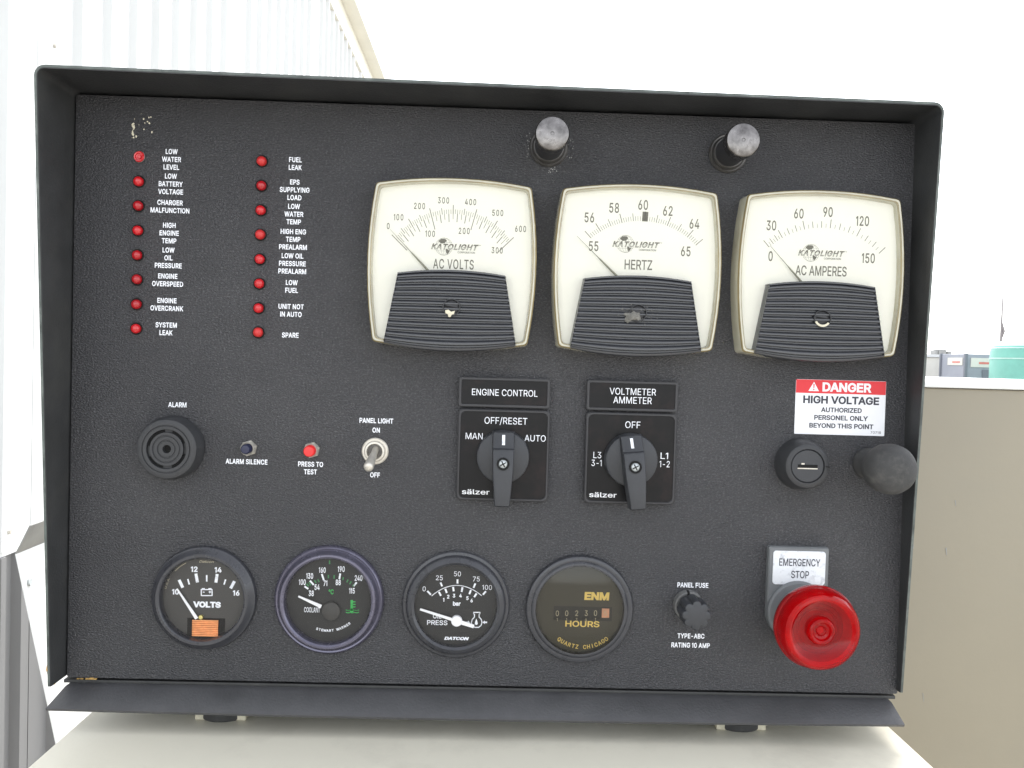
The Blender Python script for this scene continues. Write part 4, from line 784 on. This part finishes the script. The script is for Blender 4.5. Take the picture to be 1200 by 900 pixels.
# coolant temperature
pr2 = [(29.0, 0), (29.0, 1.4), (28.4, 2.6), (27.6, 3.2), (26.9, 3.0), (26.4, 3.5), (25.6, 5.6), (24.8, 6.4), (23.9, 6.5), (23.0, 5.9), (22.5, 4.6), (22.2, 1.0)]
g2 = gauge(138.1, 45.5, 29.0, 22.2, 'bezel_violet', 'dial_black', 'round coolant temperature gauge with violet tinted bezel and green marks', prof=pr2)
q = art(453, 434, .05007); bm = BM()
for s, u, v in (('100', 172, 245), ('130', 250, 180), ('160', 383, 118), ('190', 583, 108), ('240', 765, 205), ('38', 265, 365), ('54', 327, 300), ('71', 415, 258), ('88', 550, 250), ('115', 695, 340)):
    txt(bm, s, *q(u, v), 3.0, xs=.56, bold=.02, track=1.05)
for a in ((195, 290, 235, 318), (252, 230, 292, 275), (378, 160, 398, 225), (572, 155, 562, 215), (745, 250, 712, 290)): tick(bm, *q(*a[:2]), *q(*a[2:]), .95)
txt(bm, 'COOLANT', *q(273, 541), 2.7, width=8.4, bold=.01)
flat('dial_markings', bm, M['white_ink'], g2, (0, 0, DZ))
bm = BM(); arc_txt(bm, 'STEWART WARNER', *q(445, 400), 18.2, -107.5, -51, 1.35, xs=1.0, bold=.03); flat('maker_print', bm, M['white_ink'], g2, (0, 0, DZ))
bm = BM()
for a in ((215, 262, 238, 290), (240, 245, 262, 278), (300, 225, 318, 255), (335, 215, 350, 245), (447, 170, 447, 205), (508, 172, 506, 210), (605, 195, 598, 225), (655, 220, 640, 250), (688, 240, 670, 270), (728, 262, 700, 292), (460, 15, 460, 55)):
    tick(bm, *q(*a[:2]), *q(*a[2:]), .7)
flat('green_marks', bm, M['green_dim'], g2, (0, 0, DZ))
bm = BM(); txt(bm, '°C', *q(475, 350), 2.6, xs=.7, bold=.02)
stroke(bm, [q(692, 448), q(692, 545)], 1.25)
for v in (458, 485, 512): stroke(bm, [q(692, v), q(728, v)], .5)
for v in (545, 570):
    stroke(bm, [q(632+k*11, v+(6 if k % 4 == 2 else 0 if k % 2 == 0 else 4)) for k in range(13)], .42)
disc(bm, *q(692, 548), 1.1); flat('thermometer_symbol', bm, M['green'], g2, (0, 0, DZ))
arm(g2, q, (135, 388), (375, 500), .9, 1.9)
bm = BM(); lathe(bm, [(4.8, 1.3), (4.8, 2.9), (4.4, 3.2), (.3, 3.3)], *q(478, 550), 32); obj('hub', bm, M['dial_grey'], g2, smooth=40)
# oil pressure
pr3 = [(28.6, 0), (28.6, 1.0), (28.0, 1.7), (26.6, 2.0), (26.2, 3.4), (25.4, 4.4), (24.4, 4.9), (23.2, 5.6), (22.6, 5.2), (21.9, 4.6), (21.6, 1.0)]
g3 = gauge(205.3, 44.4, 28.6, 21.6, 'bezel', 'dial_black', 'round black oil pressure gauge with white needle and bar scale', prof=pr3)
q = art(443, 440, .05007); bm = BM()
pts = []
for k in range(25):
    t = -1+k/12; pts.append(q(451+264*t, 235+110*t*t))
stroke(bm, pts, .42)
for a in ((140, 293, 178, 333), (280, 203, 298, 245), (460, 170, 460, 215), (650, 215, 630, 262), (762, 300, 730, 335)): tick(bm, *q(*a[:2]), *q(*a[2:]), .95)
for a in ((262, 303, 285, 345), (330, 270, 347, 315), (413, 250, 420, 298), (513, 255, 505, 305), (603, 285, 585, 330), (663, 322, 637, 362)): tick(bm, *q(*a[:2]), *q(*a[2:]), 1.0)
for s, u, v in (('0', 107, 270), ('25', 268, 153), ('50', 460, 112), ('75', 660, 168), ('100', 775, 258)): txt(bm, s, *q(u, v), 2.55, xs=.92)
for s, u, v in (('1', 313, 388), ('2', 362, 355), ('3', 423, 345), ('4', 492, 345), ('5', 565, 372), ('6', 610, 398)): txt(bm, s, *q(u, v), 2.0, xs=.9, bold=.03)
txt(bm, 'bar', *q(452, 430), 2.3, xs=.95, bold=.035); txt(bm, 'OIL', *q(245, 562), 2.5, xs=.9, bold=.01); txt(bm, 'PRESS', *q(245, 632), 2.5, width=10.8, bold=.01)
txt(bm, 'DATCON', *q(450, 803), 1.7, width=12.6, shear=.35, bold=.05)
flat('dial_markings', bm, M['white_ink'], g3, (0, 0, DZ))
bm = BM(); stroke(bm, [q(*p) for p in ((632, 525), (698, 525), (698, 540), (690, 545), (690, 575), (712, 600), (720, 632), (710, 665), (685, 685), (645, 685), (617, 665), (607, 635), (617, 600), (640, 575), (640, 545), (632, 540), (632, 525))], .55)
face(bm, [(*q(*p), 0) for p in ((660, 592), (672, 625), (676, 645), (668, 658), (652, 658), (644, 645), (648, 625))])
for s_ in (1, -1): face(bm, [(*q(*p), 0) for p in ((660+s_*68, 632), (660+s_*88, 612), (660+s_*90, 652))]); stroke(bm, [q(660+s_*88, 632), q(660+s_*108, 632)], .9)
flat('oil_can_symbol', bm, M['white_ink'], g3, (0, 0, DZ))
arm(g3, q, (65, 480), (452, 608), 1.15, 1.6); arm(g3, q, (635, 668), (452, 608), 1.9, 2.2, z=2.38)
bm = BM(); lathe(bm, [(2.9, 1.3), (2.9, 3.0), (2.6, 3.3), (.3, 3.4)], *q(452, 608), 28); obj('hub', bm, M['needle_white'], g3, smooth=40)
# hour meter
pr4 = [(28.8, 0), (28.8, 1.6), (28.2, 2.8), (27.0, 3.3), (25.9, 3.2), (25.3, 4.0), (24.4, 4.4), (23.6, 4.3), (23.3, 3.6), (23.2, 1.0)]
g4 = gauge(271.2, 43.6, 28.8, 23.2, 'bezel', 'dial_brown', 'round hour meter with gold HOURS lettering and six digit drums', 'glass_smoky', pr4, dome=2.4)
q = art(402, 400, .0551); bm = BM()
txt(bm, 'ENM', *q(571, 278), 4.3, width=13.2, bold=.045, shear=.05); txt(bm, 'HOURS', *q(431, 548), 3.2, width=18.3, bold=.02)
arc_txt(bm, 'QUARTZ CHICAGO', *q(436, 400), 20.6, -126, -51, 2.2, xs=.9, bold=.02)
flat('dial_markings', bm, M['gold'], g4, (0, 0, DZ))
x0, y0 = q(150, 500); x1, y1 = q(720, 395); bm = BM(); box(bm, x0, x1, y0-.4, y1+.5, 1.21, 1.25); obj('counter_window', bm, M['dial_black'], g4, smooth=0)
for u, s, s2 in ((187, '0', '1'), (278, '0', '1'), (375, '2', '3'), (467, '3', '4'), (557, '0', '1')):
    x, y = q(u, 440); bm = BM(); rings = []
    for k in range(9):
        t = -1.1+2.2*k/8; rings.append([(-1.9, 2.9*math.sin(t)-.8, 1.0+.8*math.cos(t)), (1.9, 2.9*math.sin(t)-.8, 1.0+.8*math.cos(t))])
    vs_ = [[bm.verts.new(p) for p in r] for r in rings]
    for a_, b_ in zip(vs_, vs_[1:]): bm.faces.new((a_[0], a_[1], b_[1], b_[0]))
    dr = obj('digit_drum', bm, M['dial_black'], g4, (x, y, 0), smooth=60)
    bm = BM(); txt(bm, s, x, y, 2.9, xs=.8); txt(bm, s2, x, y-3.4, 1.6, xs=.9); flat('drum_digits', bm, M['cream_dim'], g4, (0, 0, 1.86))
x, y = q(655, 443); bm = BM(); box(bm, x-2.0, x+2.0, y-2.5, y+2.5, 1.25, 1.7); obj('tenths_drum', bm, mat('faded_red_drum', (.55, .27, .17), .5, var=.25, vscale=200), g4, bevel=.3, label='faded orange red tenths drum')
bm = BM(); txt(bm, '5', x, y, 2.6, xs=.9); flat('drum_digits', bm, M['cream_dim'], g4, (0, 0, 1.76))

# ---- rotary switches with name plates
def nameplate(x0, x1, y0, y1, lines, caps, label):
    bm = BM(); cx, cy = (x0+x1)/2, (y0+y1)/2; hw, hh = (x1-x0)/2, (y1-y0)/2
    a = rrect(-hw, hw, -hh, hh, 1.2, 3); b_ = rrect(-hw+1.7, hw-1.7, -hh+1.7, hh-1.7, .6, 3)
    loft(bm, [[(*p, 0) for p in a], [(*p, 3.0) for p in a], [(*p, 3.3) for p in rrect(-hw+.4, hw-.4, -hh+.4, hh-.4, 1, 3)], [(*p, 3.3) for p in rrect(-hw+1.4, hw-1.4, -hh+1.4, hh-1.4, .7, 3)], [(*p, 2.6) for p in b_]], False, False)
    o = obj('nameplate', bm, M['frame_black'], cp, L(cx, cy, .05), smooth=30, label=label)
    bm = BM(); face(bm, [(*p, 2.7) for p in rrect(-hw+1.5, hw-1.5, -hh+1.5, hh-1.5, .6, 3)]); flat('plate_insert', bm, M['switch_black'], o)
    bm = BM(); k = len(lines)
    for i, (s, wd) in enumerate(lines): txt(bm, s, .2, (k-1)/2*4.6-i*4.6, caps, width=wd, bold=.0)
    flat('plate_lettering', bm, M['white_ink'], o, (0, 0, 2.78))
nameplate(203.8, 252.0, 150.0, 165.8, [('ENGINE CONTROL', 34.6)], 3.4, 'black name plate reading ENGINE CONTROL')
nameplate(271.4, 319.9, 150.0, 166.1, [('VOLTMETER', 24.6), ('AMMETER', 20.4)], 3.5, 'black name plate reading VOLTMETER AMMETER')
def switch(x, y, marks, rz, label):
    bm = BM(); a = lambda s, r: rrect(-24.2+s, 24.2-s, -24.2+s, 24.2-s, r, 5)
    loft(bm, [[(*p, 0) for p in a(0, 2.5)], [(*p, 3.2) for p in a(0, 2.5)], [(*p, 3.7) for p in a(.5, 2.6)], [(*p, 3.7) for p in a(1.2, 2.8)], [(*p, 3.1) for p in a(1.5, 3)]], False, False)
    o = obj('rotary_switch', bm, M['frame_black'], cp, L(x, y, .05), smooth=30, label=label)
    bm = BM(); face(bm, [(*p, 3.2) for p in a(1.4, 3)]); flat('face_plate', bm, M['switch_black'], o)
    bm = BM()
    for s, u, v, wd, cap in marks: txt(bm, s, u, v, cap, width=wd, bold=.0)
    flat('position_lettering', bm, M['white_ink'], o, (0, 0, 3.28))
    bm = BM(); txt(bm, 'sälzer', -14.0, -19.7, 2.6, width=14.6, bold=.012); flat('maker_lettering', bm, M['sticker_white'], o, (0, 0, 3.28))
    bm = BM(); lathe(bm, [(14.0, 3.3), (13.9, 7.5), (13.5, 9.4), (12.6, 10.0), (.4, 10.2)], 0, 0, 56); k = obj('knob_disc', bm, M['knob_black'], o, (-.2, -.4, 0), smooth=40)
    # the grip: ramp from the top of the disc, then a raised bar that overhangs the disc's lower edge
    bm = BM(); prof = [(13.2, 5.7, 10.0), (12.6, 5.6, 12.2), (5.0, 5.6, 16.4), (4.4, 5.55, 18.4), (3.6, 5.5, 19.0), (-8, 5.2, 20.6), (-20, 4.2, 21.6), (-24.0, 3.9, 21.0), (-24.8, 3.7, 19.5)]
    rings = []
    for yv, hw, zt in prof:
        zb = 9.6 if yv > -14 else 9.6+(-14-yv)*.25
        r = .9; rings.append([(-hw-.2, yv, zb), (-hw, yv, zt-r), (-hw+r*.35, yv, zt-r*.3), (-hw+r, yv, zt), (hw-r, yv, zt), (hw-r*.35, yv, zt-r*.3), (hw, yv, zt-r), (hw+.2, yv, zb)])
    loft(bm, rings); lv = obj('lever', bm, M['knob_black'], o, (-.2, 0, 0), rz, smooth=35)
    c, s_ = math.cos(rz), math.sin(rz)
    def T(px, py): return (px*c-py*s_-.2, px*s_+py*c)
    bm = BM()
    def P3(px, py, pz): xx, yy = T(px, py); return (xx, yy, pz)
    zr = lambda yv: 12.2+(12.6-yv)/7.6*4.2+.08
    face(bm, [P3(-.75, 11.6, zr(11.6)), P3(-.75, 6.6, zr(6.6)), P3(.75, 6.6, zr(6.6)), P3(.75, 11.6, zr(11.6))]); flat('pointer_mark', bm, M['white_ink'], o)
    sx, sy = T(0, -2.6); bm = BM(); lathe(bm, [(3.25, 19.75), (3.2, 20.9), (2.45, 20.95), (2.3, 19.9)], 0, 0, 28, False, False); obj('screw_recess', bm, M['hole'], o, (sx, sy, 0))
    bm = BM(); lathe(bm, [(2.3, 19.6), (2.25, 20.4), (1.8, 20.8), (.3, 21.0)], 0, 0, 24); sc = obj('screw', bm, M['zinc'], o, (sx, sy, 0), smooth=40)
    bm = BM()
    for r_ in (.5, .5+PI/2): 
        dx, dy = 1.7*math.cos(r_), 1.7*math.sin(r_); tick(bm, -dx, -dy, dx, dy, .6, 21.05)
    flat('screw_cross', bm, M['hole'], o, (sx, sy, 0))
sw1 = [('OFF/RESET', .9, 18.3, 22.6, 3.5), ('MAN', -15.6, 9.8, 9.0, 3.3), ('AUTO', 16.6, 9.5, 11.2, 3.3)]
switch(228.2, 124.8, sw1, 0.0, 'black rotary switch with OFF/RESET, MAN and AUTO positions')
sw2 = [('OFF', .7, 17.9, 8.0, 3.5), ('L3', -17.6, 1.4, 4.2, 3.3), ('3-1', -17.9, -2.8, 5.4, 3.3), ('L1', 18.0, 1.9, 4.0, 3.3), ('1-2', 18.3, -2.5, 5.4, 3.3)]
switch(295.6, 124.9, sw2, .10, 'black rotary switch with OFF, L3 and L1 positions')

# ---- alarm buzzer
bm = BM(); lathe(bm, [(16.7, 0), (16.6, 4.0), (16.0, 5.2), (15.7, 9.0), (15.2, 10.0), (14.2, 10.5), (12.6, 10.6), (12.4, 10.0), (12.0, 10.0), (11.8, 10.5), (10.3, 10.4), (10.2, 8.6), (8.7, 8.6), (8.6, 10.2), (7.3, 10.2), (7.1, 9.6), (6.6, 9.6), (6.4, 10.0), (4.9, 10.0), (4.7, 9.4), (4.2, 9.4), (4.0, 9.8), (2.2, 9.7), (2.0, 7.5), (.3, 7.4)], 0, 0, 56)
bz = obj('alarm_buzzer', bm, M['buzzer'], cp, L(54.3, 124.2, .05), smooth=28, label='round black alarm buzzer with ringed sound slots')
bm = BM()
for a0, a1 in ((20, 75), (98, 172), (205, 258), (285, 345)): band(bm, 0, 0, 8.75, 10.15, math.radians(a0), math.radians(a1), 8.75, 14)
disc(bm, 0, 0, 1.9, 7.6); flat('sound_slots', bm, M['hole'], bz)
# ---- push buttons
def push(x, y, m, r, h, label):
    bm = BM(); loft(bm, [[(*p, z) for p in hex_out(rr)] for rr, z in ((4.3, 0), (4.3, 1.8), (4.0, 2.3))], False); bm2 = obj('push_button', bm, M['steel'], cp, L(x, y, .05), smooth=0, label=label)
    bm = BM(); lathe(bm, [(3.7, 2.2), (3.6, 4.4), (3.3, 4.8), (2.95, 4.6)], 0, 0, 28, False, False); obj('bushing', bm, M['steel'], bm2)
    bm = BM(); lathe(bm, [(r, 1.0), (r, h-.6), (r-.5, h), (.3, h+.15)], 0, 0, 28); obj('button', bm, M[m], bm2, smooth=40)
push(94.1, 124.9, 'navy_button', 2.55, 8.2, 'small dark push button above ALARM SILENCE in a steel hex nut')
push(127.1, 124.8, 'red_button', 2.9, 9.0, 'small red push button above PRESS TO TEST in a steel hex nut')
# ---- toggle switch
bm = BM(); lathe(bm, [(7.1, 0), (7.1, .8), (6.6, 1.3), (5.6, 1.3), (5.5, 2.6), (5.1, 3.1), (4.2, 3.2), (3.9, 2.4), (3.6, 1.4)], 0, 0, 36, False, False); tg = obj('toggle_switch', bm, M['steel'], cp, L(160.4, 125, .05), smooth=28, label='steel toggle switch pointing down to OFF')
bm = BM(); lathe(bm, [(3.7, 1.2), (.3, 1.3)], 0, 0, 24); obj('socket', bm, M['dark_metal'], tg)
bm = BM(); P_ = [Vector((.4, 1.2, 1.0)), Vector((.15, -.8, 6.5)), Vector((-.5, -4.6, 15.5)), Vector((-.8, -6.2, 19.0)), Vector((-.9, -6.6, 20.0)), Vector((-.92, -6.75, 20.4))]
tube(bm, P_, [1.7, 1.75, 2.45, 2.6, 2.1, .8], 18); obj('bat_lever', bm, M['steel'], tg, smooth=50)
# ---- fuse holder
bm = BM(); lathe(bm, [(8.0, 0), (8.0, 3.6), (7.6, 4.4), (6.9, 4.6), (6.6, 4.0)], 0, 0, 40, False, True); fh = obj('fuse_holder', bm, mat('worn_fuse_collar', (.12, .12, .118), .45, var=.2, vscale=150), cp, L(329.4, 47.0, .05), smooth=30, label='black fuse holder with fluted screw cap')
bm = BM(); nf = 8; rings = []
for rr, z in ((6.3, 3.6), (6.5, 6.0), (6.7, 8.0), (7.6, 9.0), (7.6, 20.2), (7.1, 21.4), (5.6, 21.9)):
    ring = []
    for i in range(nf*6):
        t = 2*PI*i/(nf*6); fl = (1.45 if z > 8.5 else .0)*(abs(math.cos(nf*t/2))**.6-.55)
        ring.append(((rr-.45+fl)*math.cos(t), (rr-.45+fl)*math.sin(t), z))
    rings.append(ring)
loft(bm, rings); obj('fuse_cap', bm, M['knob_black'], fh, smooth=40)
bm = BM(); box(bm, -.6, .6, 4.6, 8.05, 1.5, 4.75); obj('collar_slot', bm, M['hole'], fh, (0, 0, 0), .1, smooth=0)
# ---- emergency stop
out = [(-16.2+.8, 0)]
pts = [(16.2, 0), (16.2, 33.5), (15.4, 34.4), (-15.4, 34.4), (-16.2, 33.5), (-16.2, 0)]+[(16.4*math.cos(t*PI/14+PI), 16.4*math.sin(t*PI/14+PI)) for t in range(1, 14)]
bm = BM(); loft(bm, [[(x, y, 0) for x, y in pts], [(x, y, 3.4) for x, y in pts], [(x*.965, y*.98, 4.2) for x, y in pts]], False)
es = obj('emergency_stop', bm, M['grey_plate'], cp, L(387.3, 45.6, .05), smooth=30, label='red mushroom emergency stop button on a grey legend holder')
bm = BM(); rr = rrect(-14.0, 14.1, 14.4, 32.4, 1.7, 5); loft(bm, [[(*p, 3.8) for p in rr], [(*p, 4.75) for p in rr]], False); obj('legend_plate', bm, M['aluminium'], es, bevel=.15)
bm = BM(); txt(bm, 'EMERGENCY', .2, 26.4, 3.9, width=22.0, bold=.01); txt(bm, 'STOP', .6, 19.9, 3.9, width=9.6, bold=.01); flat('legend_lettering', bm, M['ink_black'], es, (0, 0, 4.82))
bm = BM(); lathe(bm, [(16.6, 3.6), (16.5, 6.5), (15.6, 7.4), (12.5, 7.6), (12.0, 12), (9.5, 13.0), (9.5, 30)], 0, 0, 48, False, True); obj('stem', bm, M['grey_plate'], es, smooth=30)
bm = BM(); lathe(bm, [(10.5, 22.0), (19.4, 23.6), (20.7, 24.6), (21.0, 26.2), (21.0, 28.4), (20.3, 29.2), (20.4, 30.2), (20.0, 33.0), (19.0, 36.2), (17.6, 37.9), (16.6, 38.1), (15.7, 37.6), (14.4, 36.4), (9.0, 34.6), (7.2, 34.4), (6.7, 35.2), (6.3, 36.6), (5.6, 37.0), (4.6, 36.6), (3.9, 35.4), (2.6, 35.0), (2.0, 35.5), (.3, 35.6)], 0, 0, 72)
obj('mushroom_head', bm, M['red_dome'], es, (0, 0, 4), smooth=28)
bm = BM(); lathe(bm, [(19.2, 24.5), (19.0, 32.5), (17.6, 35.2), (15.6, 35.0), (14.4, 32.0), (14.0, 27.0), (7.0, 27.0), (6.4, 33.6), (5.2, 34.2), (3.6, 33.0), (2.6, 31.0), (1.6, 33.4), (.3, 33.6)], 0, 0, 56); obj('inner_shell', bm, M['red_core'], es, (0, 0, 4), smooth=28)
bm = BM(); lathe(bm, [(13.9, 27.2), (11.5, 27.6), (10.8, 29.0), (10.0, 27.6), (7.1, 27.3)], 0, 0, 48, False, False); obj('inner_recess', bm, M['red_dark'], es, (0, 0, 4), smooth=28)
# ---- lock
bm = BM(); lathe(bm, [(13.8, 0), (13.7, 1.5), (13.0, 5.5), (12.2, 9.5), (11.4, 11.4), (10.4, 12.0), (9.0, 12.1), (8.75, 11.6), (8.7, 10.8)], 0, 0, 56, False, False); lk = obj('key_lock', bm, M['buzzer'], cp, L(387.3, 124.2, .05), smooth=30, label='round black key lock with a level slot')
bm = BM(); lathe(bm, [(8.6, 10.6), (8.55, 11.5), (8.2, 11.8), (.3, 11.85)], 0, 0, 44); obj('lock_plug', bm, M['knob_black'], lk, smooth=30)
bm = BM(); box(bm, -5.2, 5.2, -.95, .8, 11.86, 11.92); obj('key_slot', bm, M['hole'], lk, (0, 0, 0), 0, smooth=0)
bm = BM(); box(bm, -5.3, 5.2, -1.5, -.95, 11.86, 12.05); box(bm, -3.4, -1.8, .8, 1.6, 11.86, 12.1); obj('slot_edge', bm, M['steel'], lk, smooth=0)
bm = BM(); tick(bm, 8.9, .2, 11.6, -.3, .55, 12.08); flat('index_mark', bm, M['hole'], lk)
# ---- pull knob
bm = BM(); lathe(bm, [(8.4, 0), (8.4, 3), (7.4, 4), (7.4, 13.5), (8.8, 16), (11.2, 19.0), (12.6, 22.5), (12.9, 26.0), (12.6, 29.4), (11.8, 31.6), (10.4, 33.8), (8.0, 35.8), (5.0, 37.0), (2.2, 37.5), (.3, 37.6)], 0, 0, 48); obj('pull_knob', bm, M['rubber'], cp, L(424.1, 125.4, .05), smooth=60, label='dusty black ball shaped pull knob by the right edge')
# ---- danger sticker
cxs, cys = (383.6+432.3)/2, (140.2+169.5)/2
bm = BM(); prism(bm, rrect(-24.4, 24.3, -14.7, 14.6, .5, 2), 0, .12); st = obj('warning_sticker', bm, M['sticker_white'], cp, L(cxs, cys, .02), smooth=0, label='white and red DANGER HIGH VOLTAGE sticker')
bm = BM(); face(bm, [(-24.3, 7.3, .16), (24.2, 7.3, .16), (24.2, 14.5, .16), (-24.3, 14.5, .16)]); flat('red_band', bm, M['sticker_red'], st)
bm = BM(); txt(bm, 'DANGER', 3.2, 10.8, 4.9, width=26.5, bold=.035)
face(bm, [(-17.6, 8.4, 0), (-11.9, 8.4, 0), (-14.7, 13.4, 0)]); flat('danger_lettering', bm, M['sticker_white'], st, (0, 0, .2))
bm = BM(); tick(bm, -14.7, 12.2, -14.7, 9.9, .75, 0, .45); disc(bm, -14.7, 9.2, .38, 0, 10); flat('exclamation_mark', bm, M['sticker_red'], st, (0, 0, .24))
bm = BM(); txt(bm, 'HIGH VOLTAGE', .3, 3.9, 4.1, width=41.0, bold=.03); txt(bm, 'AUTHORIZED', .6, -1.4, 2.55, width=22.0, bold=.025); txt(bm, 'PERSONEL ONLY', .6, -5.6, 2.55, width=29.0, bold=.025); txt(bm, 'BEYOND THIS POINT', .9, -9.9, 2.55, width=34.6, bold=.025)
txt(bm, '70718', 19.6, -12.9, 1.3, width=5.6); flat('sticker_lettering', bm, M['ink_black'], st, (0, 0, .2))
# ---- two hooded panel lights
def plight(x, y, rot):
    bm = BM(); lathe(bm, [(10.3, 0), (10.3, .9), (9.7, 1.6), (9.0, 1.5), (8.7, 2.6), (8.0, 3.4), (7.6, 3.4)], 0, 0, 44, False, True); o = obj('panel_light', bm, M['dark_metal'], cp, L(x, y, .05), smooth=30)
    bm = BM(); lathe(bm, [(7.5, 3.0), (7.5, 21.0), (8.0, 21.4), (8.0, 22.5)], 0, 0, 44, False, False); obj('barrel', bm, M['frame_black'], o, smooth=30)
    bm = BM(); lathe(bm, [(8.0, 22.4), (8.45, 22.8), (8.5, 29.0), (8.1, 29.7), (7.5, 29.9), (.9, 29.9), (.7, 29.6), (.2, 29.6)], 0, 0, 44); obj('chrome_cap', bm, M['chrome'], o, (0, 0, 0), rot, smooth=30)
bm = BM()
for k in range(46):                                      # paint rubbed through round the first light's nut
    t = random.choice((random.uniform(2.5, 3.6), random.uniform(-.5, .6), random.uniform(-1.6, -1.2))); r = random.uniform(10.6, 13.2); s_ = random.uniform(.1, .32)
    face(bm, [(r*math.cos(t)+s_*math.cos(2*PI*i/5), r*math.sin(t)+s_*1.5*math.sin(2*PI*i/5), 0) for i in range(5)])
flat('rubbed_paint', bm, M['grey_edge'], plate, L(247.6, 287.8, .09))
plight(247.6, 287.8, 0); plight(342.7, 287.8, 1.3)
